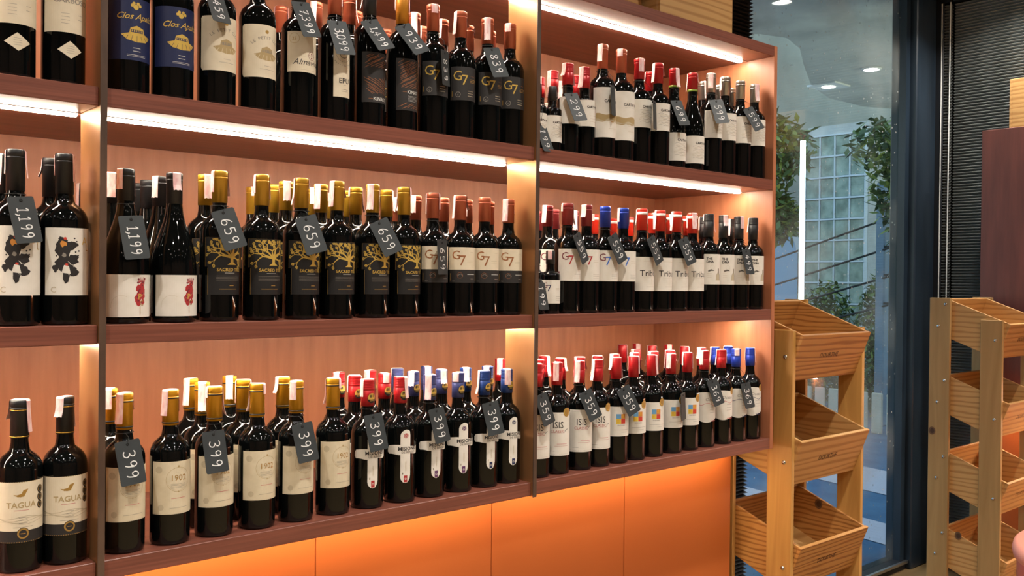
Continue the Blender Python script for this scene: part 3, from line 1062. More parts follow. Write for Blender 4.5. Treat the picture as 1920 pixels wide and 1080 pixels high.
def profile(shape, H, R):
    n = .0145 if R > .03 else .0115
    if shape == 'burgundy':
        pr = [(0, .004), (R * .86, 0), (R * .97, .003), (R, .010), (R, .100 * H / .3), (R * .985, .118 * H / .3), (R * .93, .138 * H / .3), (R * .82, .158 * H / .3), (R * .66, .180 * H / .3), (R * .50, .200 * H / .3), (R * .40, .218 * H / .3), (n * 1.06, .238 * H / .3), (n, .256 * H / .3), (n, H - .003)]
    else:
        s = 1.0 if R > .03 else .62
        z = H - .125 * s if R > .033 else H - .108 * s
        k = (H - .088 * s) - z
        pr = [(0, .004), (R * .86, 0), (R * .97, .003), (R, .009), (R, z), (R * .985, z + k * .16), (R * .935, z + k * .34), (R * .85, z + k * .52), (R * .72, z + k * .68), (R * .56, z + k * .82), (R * .45, z + k * .93), (n * 1.12, z + k * 1.08), (n * 1.02, z + k * 1.32), (n, z + k * 1.6), (n, H - .003)]
    return pr, n


PARTS = {}


def stamp_mesh(n, H, var):
    """paper excise strip folded over the top of the capsule"""
    rng = random.Random(var * 7 + 1)
    w = .0165 if n > .013 else .012
    r = n + .0026
    la, lb = ((.052, .040), (.060, .022), (.045, .050), (.036, .058))[var % 4]
    if n < .013:
        la, lb = la * .6, lb * .6
    path = [(-r - (.006 if var % 2 else .0012), H - la), (-r - (.002 if var % 2 else .0008), H - la * .7), (-r - .0006, H - la * .4), (-r, H - .002), (-r * .8, H + .0007), (0, H + .0009), (r * .8, H + .0007), (r, H - .002), (r + .0006, H - lb * .4), (r + (.0035 if var > 1 else .0008), H - lb)]
    mb = MB()
    cols = 5
    rows = []
    for x, z in path:
        row = []
        for j in range(cols):
            t = (j / (cols - 1) - .5) * w
            if abs(x) > r * .9:
                s = 1 if x > 0 else -1
                a = t / abs(x)
                row.append((x * math.cos(a), abs(x) * math.sin(a), z + (.0016 * (j % 2) if z == path[0][1] else 0)))
            else:
                row.append((x, t, z))
        rows.append(row)
    vs = [p for row in rows for p in row]
    fs = []
    for i in range(len(rows) - 1):
        for j in range(cols - 1):
            fs.append((i * cols + j, i * cols + j + 1, (i + 1) * cols + j + 1, (i + 1) * cols + j))
    mb.add(vs, fs, 'stamp_pink', False)
    return mb.mesh('excise_stamp')


def medal_print(n, H):
    P = Print()
    r = n + .0021
    P.disc(.004, H - .043, .0105, 'ring_black', 1, ry=.0115)
    P.poly([(.004 + .0095 * math.cos(rad(a)), H - .042 + .0105 * math.sin(rad(a))) for a in range(-20, 201, 20)], 'gold', 2)
    P.text('#1', .004, H - .041, .010, 'ring_black', bold=.0003, lift=3)
    fine_lines(P, .004, H - .047, .010, 2, .0025, 'gold', .0008)
    return P.wrap(r)


def parts_of(kind):
    if kind in PARTS:
        return PARTS[kind]
    H, R, shape, cm, style, cl, rot, art, look = KINDS[kind]
    pr, n = profile(shape, H, R)
    d = {}
    b = MB(); b.lathe(pr, 'glass_dark', 32); d['glass_body'] = b.mesh('glass_body')
    # capsule
    r0, r1 = n + .0012, n + .0009
    b = MB()
    zb = H - cl
    if style.startswith('screw'):
        cp = [(n + .0002, zb), (r0, zb + .0002), (r0, H - .026), (r0 - .0005, H - .0255), (r0 - .0005, H - .0245), (r0, H - .024)]
        for k in range(4):
            zz = H - .0185 + k * .0038
            cp += [(r0, zz - .0009), (r0 - .0006, zz), (r0, zz + .0009)]
        cp += [(r0, H - .0016), (r0 - .0012, H), (0, H + .0002)]
    elif style == 'plain':
        cp = [(n + .0002, zb), (r0, zb + .0002), (r1, H - .0016), (r1 - .0012, H), (0, H + .0002)]
    else:
        cp = [(n + .0002, zb), (r0, zb + .0002), (r1, H - .016), (r1 + .0006, H - .0155), (r1 + .0006, H - .0135), (r1 - .0003, H - .013), (r1 - .0003, H - .0122), (r1 + .0006, H - .0118), (r1 + .0006, H - .0016), (r1 - .0008, H), (0, H + .0002)]
    b.lathe(cp, cm, 28)
    d['capsule'] = b.mesh('capsule')
    rings = {'black_rings': [(H - .0172, .0026, 'ring_black'), (zb + .004, .0024, 'ring_black')], 'gold_rings': [(H - .018, .0012, 'ring_gold'), (zb + .002, .0014, 'ring_gold')],
             'white_band': [(H - .018, .0085, 'ring_white')], 'black_ring': [(H - .0165, .0018, 'ring_black')], 'ring_green': [(zb - .001, .006, 'ring_green')]}.get(style, [])
    if rings:
        d['capsule_ring'] = []
        for z, h, m in rings:
            rr = r0 + .0007
            b = MB()
            b.lathe([(rr - .0004, z), (rr, z + .0001), (rr, z + h), (rr - .0004, z + h)], m, 28)
            d['capsule_ring'].append(b.mesh('capsule_ring'))
    if style == 'screw_medal':
        d['medal'] = medal_print(n, H).mesh('medal')
    if art:
        L, P = art()
        d['label'] = L.wrap(R).mesh('label')
        d['print'] = P.wrap(R).mesh('print')
    d['stamps'] = [stamp_mesh(n, H, v) for v in range(4)]
    PARTS[kind] = d
    return d


def make_bottle(kind, label, group, loc, rz, stamp):
    d = parts_of(kind)
    t = thing('wine_bottle', label, 'bottle', loc, rz, group)
    link('glass_body', d['glass_body'], t)
    c = link('capsule', d['capsule'], t)
    for me in d.get('capsule_ring', []):
        link('capsule_ring', me, c)
    if 'medal' in d:
        link('medal', d['medal'], c)
    if 'label' in d:
        lo = link('label', d['label'], t)
        link('print', d['print'], lo)['kind'] = 'stuff'
    if stamp is not None:
        s = link('excise_stamp', d['stamps'][stamp[0]], t)
        s.rotation_euler = (0, 0, stamp[1])
    return t


# kind, shelf, depth row, x, y
BOTTLES = [
    ('garboso', 1, 0, 0.436, 0.055),
    ('garboso', 1, 0, 0.521, 0.055),
    ('apalta', 1, 0, 0.637, 0.055),
    ('apalta', 1, 0, 0.725, 0.055),
    ('petit', 1, 0, 0.817, 0.055),
    ('petit', 1, 0, 0.907, 0.055),
    ('almaviva', 1, 0, 1.004, 0.055),
    ('epu', 1, 0, 1.094, 0.055),
    ('kinast_black', 1, 0, 1.187, 0.055),
    ('kinast_gold', 1, 0, 1.278, 0.055),
    ('g7_dark', 1, 0, 1.369, 0.055),
    ('g7_dark', 1, 0, 1.455, 0.055),
    ('g7_dark', 1, 0, 1.543, 0.055),
    ('g7_dark', 1, 0, 1.620, 0.055),
    ('carta_mini', 1, 0, 1.714, 0.050),
    ('carta_mini', 1, 0, 1.770, 0.050),
    ('carta_half', 1, 0, 1.830, 0.050),
    ('carta_half', 1, 0, 1.896, 0.050),
    ('carta_litre', 1, 0, 1.969, 0.050),
    ('carta_litre', 1, 0, 2.049, 0.050),
    ('carta_red', 1, 0, 2.129, 0.050),
    ('carta_red', 1, 0, 2.215, 0.050),
    ('carta_slope', 1, 0, 2.292, 0.050),
    ('carta_slope', 1, 0, 2.384, 0.050),
    ('carta_silver', 1, 0, 2.480, 0.050),
    ('carta_silver', 1, 0, 2.556, 0.050),
    ('carta_silver', 1, 0, 2.641, 0.050),
    ('carta_silver', 1, 0, 2.723, 0.050),
    ('copper_back', 1, 1, 1.187, 0.145),
    ('g7_dark', 1, 1, 1.377, 0.145),
    ('g7_dark', 1, 1, 1.466, 0.145),
    ('g7_dark', 1, 1, 1.551, 0.145),
    ('g7_dark', 1, 1, 1.627, 0.145),
    ('carta_half', 1, 1, 1.864, 0.145),
    ('carta_half', 1, 1, 1.955, 0.145),
    ('carta_red', 1, 1, 2.288, 0.145),
    ('carta_silver', 1, 1, 2.562, 0.145),
    ('carta_silver', 1, 1, 2.647, 0.145),
    ('carta_silver', 1, 1, 2.723, 0.145),
    ('copper_back', 1, 2, 1.148, 0.235),
    ('copper_back', 1, 2, 1.262, 0.235),
    ('g7_dark', 1, 2, 1.467, 0.235),
    ('carta_half', 1, 2, 1.896, 0.235),
    ('carta_half', 1, 2, 1.980, 0.235),
    ('copper_back', 1, 3, 1.102, 0.325),
    ('g7_dark', 1, 3, 1.410, 0.325),
    ('figure', 2, 0, 0.442, 0.055),
    ('figure', 2, 0, 0.525, 0.055),
    ('splash', 2, 0, 0.636, 0.055),
    ('splash', 2, 0, 0.731, 0.055),
    ('tree', 2, 0, 0.826, 0.055),
    ('tree', 2, 0, 0.920, 0.055),
    ('tree', 2, 0, 1.014, 0.055),
    ('tree', 2, 0, 1.104, 0.055),
    ('tree', 2, 0, 1.199, 0.055),
    ('tree', 2, 0, 1.288, 0.055),
    ('g7_cream', 2, 0, 1.374, 0.055),
    ('g7_cream', 2, 0, 1.459, 0.055),
    ('g7_cream', 2, 0, 1.539, 0.055),
    ('g7_cream', 2, 0, 1.620, 0.055),
    ('g7_mini', 2, 0, 1.713, 0.048),
    ('g7_mini', 2, 0, 1.768, 0.048),
    ('g7_maroon', 2, 0, 1.834, 0.050),
    ('g7_maroon', 2, 0, 1.910, 0.050),
    ('g7_blue', 2, 0, 1.987, 0.050),
    ('g7_blue', 2, 0, 2.065, 0.050),
    ('tributo', 2, 0, 2.148, 0.050),
    ('tributo', 2, 0, 2.233, 0.050),
    ('tributo', 2, 0, 2.312, 0.050),
    ('tributo', 2, 0, 2.392, 0.050),
    ('dna', 2, 0, 2.476, 0.050),
    ('dna', 2, 0, 2.556, 0.050),
    ('dna', 2, 0, 2.642, 0.050),
    ('dna', 2, 0, 2.723, 0.050),
    ('figure', 2, 1, 0.444, 0.145),
    ('figure', 2, 1, 0.526, 0.145),
    ('splash', 2, 1, 0.637, 0.145),
    ('splash', 2, 1, 0.737, 0.145),
    ('tree', 2, 1, 0.834, 0.145),
    ('tree', 2, 1, 1.024, 0.145),
    ('tree', 2, 1, 1.114, 0.145),
    ('tree', 2, 1, 1.209, 0.145),
    ('tree', 2, 1, 1.298, 0.145),
    ('g7_cream', 2, 1, 1.385, 0.145),
    ('g7_cream', 2, 1, 1.473, 0.145),
    ('g7_cream', 2, 1, 1.552, 0.145),
    ('g7_cream', 2, 1, 1.628, 0.145),
    ('g7_maroon', 2, 1, 1.848, 0.145),
    ('tributo', 2, 1, 2.312, 0.145),
    ('tributo', 2, 1, 2.400, 0.145),
    ('tributo', 2, 1, 2.489, 0.145),
    ('dna', 2, 1, 2.575, 0.145),
    ('dna', 2, 1, 2.723, 0.145),
    ('splash', 2, 2, 0.744, 0.235),
    ('tree', 2, 2, 1.038, 0.235),
    ('tree', 2, 2, 1.137, 0.235),
    ('tree', 2, 2, 1.234, 0.235),
    ('g7_cream', 2, 2, 1.388, 0.235),
    ('g7_maroon', 2, 2, 1.960, 0.235),
    ('g7_maroon', 2, 2, 2.044, 0.235),
    ('splash', 2, 3, 0.756, 0.325),
    ('tree', 2, 3, 1.030, 0.325),
    ('tree', 2, 3, 1.239, 0.325),
    ('g7_maroon', 2, 3, 1.978, 0.325),
    ('tributo', 2, 3, 2.228, 0.325),
    ('tributo', 2, 3, 2.401, 0.325),
    ('splash', 2, 4, 0.669, 0.415),
    ('tributo', 2, 4, 2.417, 0.415),
    ('tagua', 3, 0, 0.451, 0.055),
    ('tagua', 3, 0, 0.528, 0.055),
    ('cream1902', 3, 0, 0.636, 0.055),
    ('cream1902', 3, 0, 0.726, 0.055),
    ('cream1902', 3, 0, 0.818, 0.055),
    ('cream1902', 3, 0, 0.913, 0.055),
    ('cream1902', 3, 0, 1.005, 0.055),
    ('cream1902', 3, 0, 1.098, 0.055),
    ('mision_red', 3, 0, 1.190, 0.055),
    ('mision_red', 3, 0, 1.282, 0.055),
    ('mision_purple', 3, 0, 1.369, 0.055),
    ('mision_purple', 3, 0, 1.457, 0.055),
    ('mision_blue', 3, 0, 1.543, 0.055),
    ('mision_blue', 3, 0, 1.620, 0.055),
    ('isis', 3, 0, 1.728, 0.055),
    ('isis', 3, 0, 1.804, 0.055),
    ('isis', 3, 0, 1.892, 0.055),
    ('isis', 3, 0, 1.968, 0.055),
    ('squares', 3, 0, 2.046, 0.055),
    ('squares', 3, 0, 2.124, 0.055),
    ('squares', 3, 0, 2.207, 0.055),
    ('squares', 3, 0, 2.299, 0.055),
    ('squares', 3, 0, 2.381, 0.055),
    ('ocean_red', 3, 0, 2.467, 0.055),
    ('ocean_red', 3, 0, 2.559, 0.055),
    ('ocean_blue', 3, 0, 2.642, 0.055),
    ('ocean_blue', 3, 0, 2.723, 0.055),
    ('cream1902', 3, 1, 0.637, 0.145),
    ('cream1902', 3, 1, 0.830, 0.145),
    ('cream1902', 3, 1, 0.924, 0.145),
    ('cream1902', 3, 1, 1.020, 0.145),
    ('mision_red', 3, 1, 1.210, 0.145),
    ('mision_red', 3, 1, 1.296, 0.145),
    ('mision_purple', 3, 1, 1.383, 0.145),
    ('mision_purple', 3, 1, 1.473, 0.145),
    ('mision_blue', 3, 1, 1.553, 0.145),
    ('mision_blue', 3, 1, 1.629, 0.145),
    ('isis', 3, 1, 1.819, 0.145),
    ('isis', 3, 1, 1.906, 0.145),
    ('isis', 3, 1, 1.986, 0.145),
    ('isis', 3, 1, 2.062, 0.145),
    ('squares', 3, 1, 2.138, 0.145),
    ('squares', 3, 1, 2.231, 0.145),
    ('squares', 3, 1, 2.322, 0.145),
    ('squares', 3, 1, 2.405, 0.145),
    ('ocean_red', 3, 1, 2.571, 0.145),
    ('ocean_blue', 3, 1, 2.647, 0.145),
    ('ocean_blue', 3, 1, 2.723, 0.145),
    ('cream1902', 3, 2, 0.842, 0.235),
    ('cream1902', 3, 2, 0.933, 0.235),
    ('mision_red', 3, 2, 1.220, 0.235),
    ('mision_red', 3, 2, 1.312, 0.235),
    ('mision_purple', 3, 2, 1.396, 0.235),
    ('mision_purple', 3, 2, 1.491, 0.235),
    ('isis', 3, 2, 1.752, 0.235),
    ('isis', 3, 2, 1.925, 0.235),
    ('squares', 3, 2, 2.340, 0.235),
    ('squares', 3, 2, 2.594, 0.235),
    ('squares', 3, 3, 2.528, 0.325),
    ('squares', 3, 3, 2.618, 0.325),
    ('squares', 3, 4, 2.476, 0.415),
    ('squares', 3, 4, 2.553, 0.415),
]
# shelf, price, x, y, z, length, yaw, roll, owner
TAGS = [
    (1, '1,459', 0.795, 0.010, 2.149, 0.078, -20.1, 3.0, 0.817, 0.055, 'petit'),
    (1, '7,399', 0.996, 0.011, 2.156, 0.078, -8.4, 9.0, 1.004, 0.055, 'almaviva'),
    (1, '3,099', 1.082, 0.010, 2.132, 0.078, 1.0, 7.0, 1.094, 0.055, 'epu'),
    (1, '1,499', 1.178, 0.011, 2.156, 0.078, -4.3, 18.0, 1.187, 0.055, 'kinast_black'),
    (1, '939', 1.273, 0.010, 2.163, 0.078, -4.8, 24.0, 1.278, 0.055, 'kinast_gold'),
    (1, '839', 1.371, 0.010, 2.110, 0.078, -31.3, 4.0, 1.369, 0.055, 'g7_dark'),
    (1, '839', 1.531, 0.010, 2.150, 0.078, 5.9, 10.0, 1.543, 0.055, 'g7_dark'),
    (1, '199', 1.707, 0.016, 1.981, 0.080, -11.4, 3.0, 1.714, 0.050, 'carta_mini'),
    (1, '299', 1.819, 0.011, 2.075, 0.078, 3.2, 10.0, 1.830, 0.050, 'carta_half'),
    (1, '', 1.961, 0.004, 2.110, 0.082, -28.3, 3.0, 1.969, 0.050, 'carta_litre'),
    (1, '', 2.145, 0.006, 2.092, 0.078, -28.9, 2.0, 2.215, 0.050, 'carta_red'),
    (1, '699', 2.264, 0.006, 2.114, 0.078, 3.0, 8.0, 2.292, 0.050, 'carta_slope'),
    (1, '599', 2.460, 0.006, 2.143, 0.078, 23.7, 8.0, 2.480, 0.050, 'carta_silver'),
    (1, '599', 2.648, 0.005, 2.142, 0.078, 6.2, 22.0, 2.723, 0.050, 'carta_silver'),
    (2, '1,199', 0.445, 0.008, 1.698, 0.078, -16.4, 6.0, 0.442, 0.055, 'figure'),
    (2, '1,199', 0.633, 0.004, 1.674, 0.082, -5.5, 5.0, 0.636, 0.055, 'splash'),
    (2, '659', 0.824, 0.008, 1.698, 0.078, 2.8, 17.0, 0.826, 0.055, 'tree'),
    (2, '659', 1.011, 0.009, 1.694, 0.078, 9.7, 16.0, 1.014, 0.055, 'tree'),
    (2, '659', 1.203, 0.008, 1.696, 0.078, 8.0, 24.0, 1.199, 0.055, 'tree'),
    (2, '659', 1.368, 0.011, 1.654, 0.080, -24.6, 1.0, 1.374, 0.055, 'g7_cream'),
    (2, '199', 1.701, 0.014, 1.563, 0.091, -15.4, 0.0, 1.713, 0.048, 'g7_mini'),
    (2, '559', 1.840, 0.006, 1.690, 0.078, -21.6, 20.0, 1.910, 0.050, 'g7_maroon'),
    (2, '559', 1.988, 0.006, 1.693, 0.078, -8.3, 24.0, 1.987, 0.050, 'g7_blue'),
    (2, '559', 2.154, 0.006, 1.693, 0.078, -13.0, 22.0, 2.233, 0.050, 'tributo'),
    (2, '559', 2.306, 0.006, 1.694, 0.078, -1.0, 19.0, 2.312, 0.050, 'tributo'),
    (2, '499', 2.627, 0.006, 1.668, 0.089, -1.8, 2.0, 2.642, 0.050, 'dna'),
    (3, '399', 0.631, 0.010, 1.247, 0.085, -5.2, 5.0, 0.636, 0.055, 'cream1902'),
    (3, '399', 0.799, 0.010, 1.248, 0.084, -4.6, 2.0, 0.818, 0.055, 'cream1902'),
    (3, '399', 1.002, 0.011, 1.245, 0.085, 2.5, 7.0, 1.005, 0.055, 'cream1902'),
    (3, '399', 1.182, 0.010, 1.249, 0.085, 1.1, 6.0, 1.190, 0.055, 'mision_red'),
    (3, '399', 1.363, 0.010, 1.248, 0.083, -5.5, 7.0, 1.369, 0.055, 'mision_purple'),
    (3, '399', 1.533, 0.010, 1.249, 0.084, 6.3, 8.0, 1.543, 0.055, 'mision_blue'),
    (3, '359', 1.714, 0.010, 1.257, 0.078, -6.9, 14.0, 1.728, 0.055, 'isis'),
    (3, '359', 1.888, 0.010, 1.254, 0.078, 3.0, 21.0, 1.892, 0.055, 'isis'),
    (3, '359', 2.048, 0.010, 1.254, 0.082, 7.9, 24.0, 2.124, 0.055, 'squares'),
    (3, '', 2.300, 0.010, 1.216, 0.080, -22.6, 2.0, 2.381, 0.055, 'squares'),
    (3, '369', 2.464, 0.010, 1.248, 0.084, 5.1, 14.0, 2.467, 0.055, 'ocean_red'),
    (3, '369', 2.640, 0.010, 1.225, 0.091, 3.5, 5.0, 2.723, 0.055, 'ocean_blue'),
]

SHELF = {1: 'top', 2: 'middle', 3: 'bottom'}
ROWNAME = ['front row', 'second row', 'third row', 'fourth row', 'fifth row']


def bay_of(x):
    return 'left' if x < XA else ('middle' if x < XB else 'right')


rng = random.Random(21)
counts = {}
for k, s, row, x, y in BOTTLES:
    key = (KINDS[k][8], s, row, bay_of(x))
    counts[key] = counts.get(key, 0) + 1
seen = {}
for k, s, row, x, y in BOTTLES:
    look = KINDS[k][8]
    key = (look, s, row, bay_of(x))
    seen[key] = seen.get(key, 0) + 1
    if counts[key] == 1:
        lab = '%s, %s, %s shelf, %s bay' % (look, ROWNAME[row], SHELF[s], bay_of(x))
    else:
        lab = '%s, %s from left, %s, %s shelf, %s bay' % (look, ORD[seen[key]], ROWNAME[row], SHELF[s], bay_of(x))
    rot = -rad(KINDS[k][6]) + rad(rng.uniform(-3, 3))
    st = (rng.randrange(4), rng.uniform(-.9, 1.5) + (math.pi if rng.random() < .5 else 0))
    if rng.random() < .03:
        st = None
    make_bottle(k, lab, 'wine bottles on the %s shelf' % SHELF[s], (x, y, TOP[s]), rot, st)

# ---------------------------------------------------------------- slate price tags
DIGITS = {
    '0': [[(.5, 1), (.22, .88), (.1, .5), (.25, .1), (.5, 0), (.78, .12), (.9, .5), (.78, .88), (.5, 1)]],
    '1': [[(.25, .78), (.55, 1), (.5, .5), (.5, 0)], [(.2, .0), (.82, .02)]],
    '2': [[(.12, .8), (.3, .98), (.62, 1), (.82, .8), (.7, .5), (.35, .22), (.1, 0), (.5, .03), (.9, .02)]],
    '3': [[(.12, .9), (.4, 1), (.74, .92), (.78, .72), (.55, .56), (.36, .53), (.62, .5), (.86, .32), (.74, .08), (.42, 0), (.1, .1)]],
    '4': [[(.55, 1), (.3, .7), (.08, .36), (.5, .36), (.92, .38)], [(.68, .72), (.62, .35), (.58, 0)]],
    '5': [[(.85, 1), (.5, .98), (.24, .97), (.18, .58), (.5, .62), (.82, .46), (.82, .2), (.55, .02), (.12, .08)]],
    '6': [[(.72, 1), (.4, .78), (.16, .42), (.2, .12), (.48, 0), (.78, .1), (.84, .34), (.6, .5), (.3, .42), (.17, .26)]],
    '7': [[(.1, .95), (.5, .98), (.9, 1), (.6, .5), (.4, 0)], [(.3, .5), (.78, .54)]],
    '8': [[(.8, .86), (.5, 1), (.22, .84), (.4, .6), (.72, .4), (.82, .16), (.5, 0), (.2, .14), (.34, .4), (.7, .62), (.8, .86)]],
    '9': [[(.8, .78), (.6, .98), (.3, .95), (.16, .74), (.3, .52), (.6, .54), (.8, .78), (.8, .5), (.72, .2), (.58, 0)]],
    ',': [[(.36, .16), (.4, .0), (.16, -.24)]],
}


def smooth(pts, n=4):
    out = []
    for i in range(len(pts) - 1):
        p0, p1, p2, p3 = pts[max(i - 1, 0)], pts[i], pts[i + 1], pts[min(i + 2, len(pts) - 1)]
        for k in range(n):
            t = k / n
            out.append(tuple(.5 * ((2 * p1[j]) + (-p0[j] + p2[j]) * t + (2 * p0[j] - 5 * p1[j] + 4 * p2[j] - p3[j]) * t * t + (-p0[j] + 3 * p1[j] - 3 * p2[j] + p3[j]) * t ** 3) for j in (0, 1)))
    out.append(pts[-1])
    return out


def price_print(txt, L):
    """hand-lettered digits running down the card"""
    P = Print()
    nd = sum(1 for c in txt if c != ',')
    adv = min(.0205, (L - .024) / (nd + .1))
    h = .0225 if nd == 3 else .021
    s = L / 2 - .019
    for ch in txt:
        w = adv * .78
        for stroke in DIGITS[ch]:
            pts = [(p[0] * w, p[1] * h) for p in smooth(stroke)]
            # glyph x runs down the card, glyph y runs to the right
            if ch == ',':
                pts = [(a - adv * .30, c2) for a, c2 in pts]
            P.line([(c2 - h / 2, s - a) for a, c2 in pts], .0020, 'chalk', 1)
        s -= adv * (1 if ch != ',' else .10)
    return P


def card(L):
    W, c, t = .0245, .004, .0008
    pts = []
    for cx, cz, a0 in ((W - c, L / 2 - c, 0), (-W + c, L / 2 - c, 90), (-W + c, -L / 2 + c, 180), (W - c, -L / 2 + c, 270)):
        for k in range(4):
            a = rad(a0 + k * 30)
            pts.append((cx + c * math.cos(a), cz + c * math.sin(a)))
    mb = MB()
    n = len(pts)
    mb.face([(x, -t / 2, z) for x, z in pts][::1], 'tag_slate')
    mb.face([(x, t / 2, z) for x, z in pts][::-1], 'tag_slate')
    for i in range(n):
        (xa, za), (xb, zb) = pts[i], pts[(i + 1) % n]
        mb.face([(xa, -t / 2, za), (xa, t / 2, za), (xb, t / 2, zb), (xb, -t / 2, zb)], 'tag_slate')
    return mb


order = {}
for i, T in enumerate(sorted(TAGS, key=lambda t: (t[0], t[2]))):
    s, txt, x, y, z, L, yaw, roll, bx0, by0, kind0 = T
    order[s] = order.get(s, 0) + 1
    own = min((q for q in BOTTLES if q[1] == s and q[2] == 0), key=lambda q: abs(q[3] - x))
    kind, bx, by = own[0], own[3], own[4]
    what = ('black slate price tag chalked %s' % txt) if txt else 'black slate price tag turned edge-on'
    t = thing('price_tag', '%s, %s hanging tag from left on %s shelf' % (what, ORD[order[s]], SHELF[s]), 'price tag', group='price tags hanging from the %s shelf bottles' % SHELF[s])
    tilt = 30 if kind.startswith('kinast') else (20 if s == 1 else 12)
    if not txt or yaw < -24:
        tilt = 2
    L = .084
    M = Matrix.Translation((x, y - .004, z)) @ Matrix.Rotation(-rad(yaw), 4, 'Z') @ Matrix.Rotation(-rad(roll), 4, 'Y') @ Matrix.Rotation(-rad(tilt), 4, 'X')
    t.matrix_world = M
    card(L).build('card', t, off=(0, 0, 0))
    if txt:
        price_print(txt, L).flat(.0005).build('price', t, off=(0, 0, 0))
    b = MB(); b.lathe([(.0014, -.0012), (.0030, -.0012), (.0030, .0012), (.0014, .0012), (.0014, -.0012)], 'string_black', 12)
    b.v = [(p[0], p[2], p[1] + L / 2 - .007) for p in b.v]
    b.build('eyelet', t, off=(0, 0, 0))
    # loop of string round the bottle neck
    H, R = KINDS[kind][0], KINDS[kind][1]
    pr, nn = profile(KINDS[kind][2], H, R)
    zn = TOP[s] + H - KINDS[kind][5] - .006
    rn = nn * 1.12 + .0012
    if KINDS[kind][2] == 'burgundy':
        rn = nn * 1.06 + .0016
    Mi = M.inverted()
    hole = M @ Vector((0, 0, L / 2 - .007))
    ring = [Vector((bx + rn * math.cos(2 * math.pi * k / 14), by + rn * math.sin(2 * math.pi * k / 14), zn)) for k in range(15)]
    a0 = math.atan2(hole.y - by, hole.x - bx)
    n1 = Vector((bx + rn * math.cos(a0), by + rn * math.sin(a0), zn))
    mid = (n1 + hole) / 2 + Vector((0, -.012, .004))
    b = MB()
    b.tube([Mi @ p for p in ring], .0006, 'string_black', 5)
    b.tube([Mi @ n1, Mi @ mid, Mi @ hole], .0006, 'string_black', 5)
    b.build('string', t, off=(0, 0, 0))

# ---------------------------------------------------------------- wooden boxes on top of the shelving
def wine_box(name, label, x0, x1, y0, y1, z0, z1, group=None, pale='pine_pale'):
    t = thing(name, label, 'crate', ((x0 + x1) / 2, (y0 + y1) / 2, z0), group=group)
    th = .012
    b = MB(); b.box(x0 + th, x1 - th, y0 + th, y1 - th, z0, z0 + th, pale); b.build('bottom_board', t)
    b = MB(); b.box(x0, x1, y0, y0 + th, z0, z1, pale, bev=.0012); b.build('front_board', t)
    b = MB(); b.box(x0, x1, y1 - th, y1, z0, z1, pale, bev=.0012); b.build('back_board', t)
    b = MB(); b.box(x0, x0 + th, y0 + th, y1 - th, z0, z1, pale, bev=.0012); b.build('side_board', t)
    b = MB(); b.box(x1 - th, x1, y0 + th, y1 - th, z0, z1, pale, bev=.0012); b.build('side_board', t)
    b = MB(); b.box(x0 + th, x1 - th, y0 + th, y1 - th, z1 - th, z1, pale); b.build('lid_board', t)
    return t


wine_box('wine_crate', 'pale wooden wine box on top of shelving, nearest its right end', 2.245, 2.62, .07, .40, TOP0, TOP0 + .19, 'wooden boxes on the shelving')
wine_box('wine_crate', 'darker recessed wooden wine box on top of shelving, further left', 1.76, 2.228, .13, .46, TOP0, TOP0 + .19, 'wooden boxes on the shelving', 'pine')


# ---------------------------------------------------------------- racks of tilted crates
def rack(x0, label, pale, width=.50, ypos=0.0, post='pine_post'):
    t = thing('crate_rack', label, 'rack', (x0 + width / 2, ypos + .10, 0))
    th = .018
    fy0, fy1 = ypos - .042, ypos + .055
    ry0, ry1 = ypos + .195, ypos + .292
    for xa in (x0, x0 + width - th):
        b = MB(); b.box(xa, xa + th, fy0, fy1, 0, 1.437, post, bev=.0015); b.build('post', t)
        b = MB(); b.box(xa, xa + th, ry0, ry1, 0, 1.535, post, bev=.0015); b.build('post', t)
    a = rad(21)
    cw0, cw1 = x0 + th + .001, x0 + width - th - .001
    depth, hh, w = .315, .172, .011
    for k in range(4):
        zf = 1.420 - .364 * k
        # crate frame: origin at the front top edge, tilted so that the front hangs lower
        M = Matrix.Translation((0, ypos - .070, zf)) @ Matrix.Rotation(a, 4, 'X')
        m = pale if (k % 2 or post == 'pine_grey_post') else 'pine'
        b = MB(); b.box(cw0 + w, cw1 - w, w, depth - w, -hh, -hh + w, 'pine_pale', M); c = b.build('crate', t)
        lo = t.location
        b = MB(); b.box(cw0 - .002, cw1 + .008, -w * .2, w, -hh, 0, m, M, bev=.0012); fp = b.build('front_panel', c, off=lo)
        b = MB(); b.box(cw0, cw1, depth - w, depth, -hh, 0, m, M, bev=.0012); b.build('back_panel', c, off=lo)
        for xa in (cw0, cw1 - w):
            b = MB(); b.box(xa, xa + w, w, depth - w, -hh, 0, m, M, bev=.0012); b.build('side_panel', c, off=lo)
        # burnt lettering on the front panel
        P = Print()
        P.text('DOURTHE', (cw0 + cw1) / 2 - .015, -.088, .026, 'burnt_ink')
        f = P.flat(.0008 + w * .2)
        f.v = [tuple(M @ Vector(p)) for p in f.v]
        f.build('lettering', c, off=lo)
        # bolts
        for xa, s in ((x0, -1), (x0 + width, 1)):
            for yy, zz in ((ypos - .012, zf - .075), (ry0 + .022, zf + .085), (ry0 + .055, zf - .02)):
                if zz > (1.43 if yy < ypos + .1 else 1.53):
                    continue
                b = MB(); b.lathe([(.0075, 0), (.0075, .002), (.005, .0045), (0, .0055)], 'steel', 12)
                b.v = [(xa + s * p[2], yy + p[0], zz + p[1]) for p in b.v]
                b.build('bolt', t)
    return t


r1 = rack(2.832, 'four-tier pine crate rack standing at the end of the wine shelving', 'pine_pale', .49, 0.0)
r2 = rack(4.50, 'four-tier pine crate rack beside the dark window frame', 'pine_pale', .50, -.040, 'pine_grey_post')
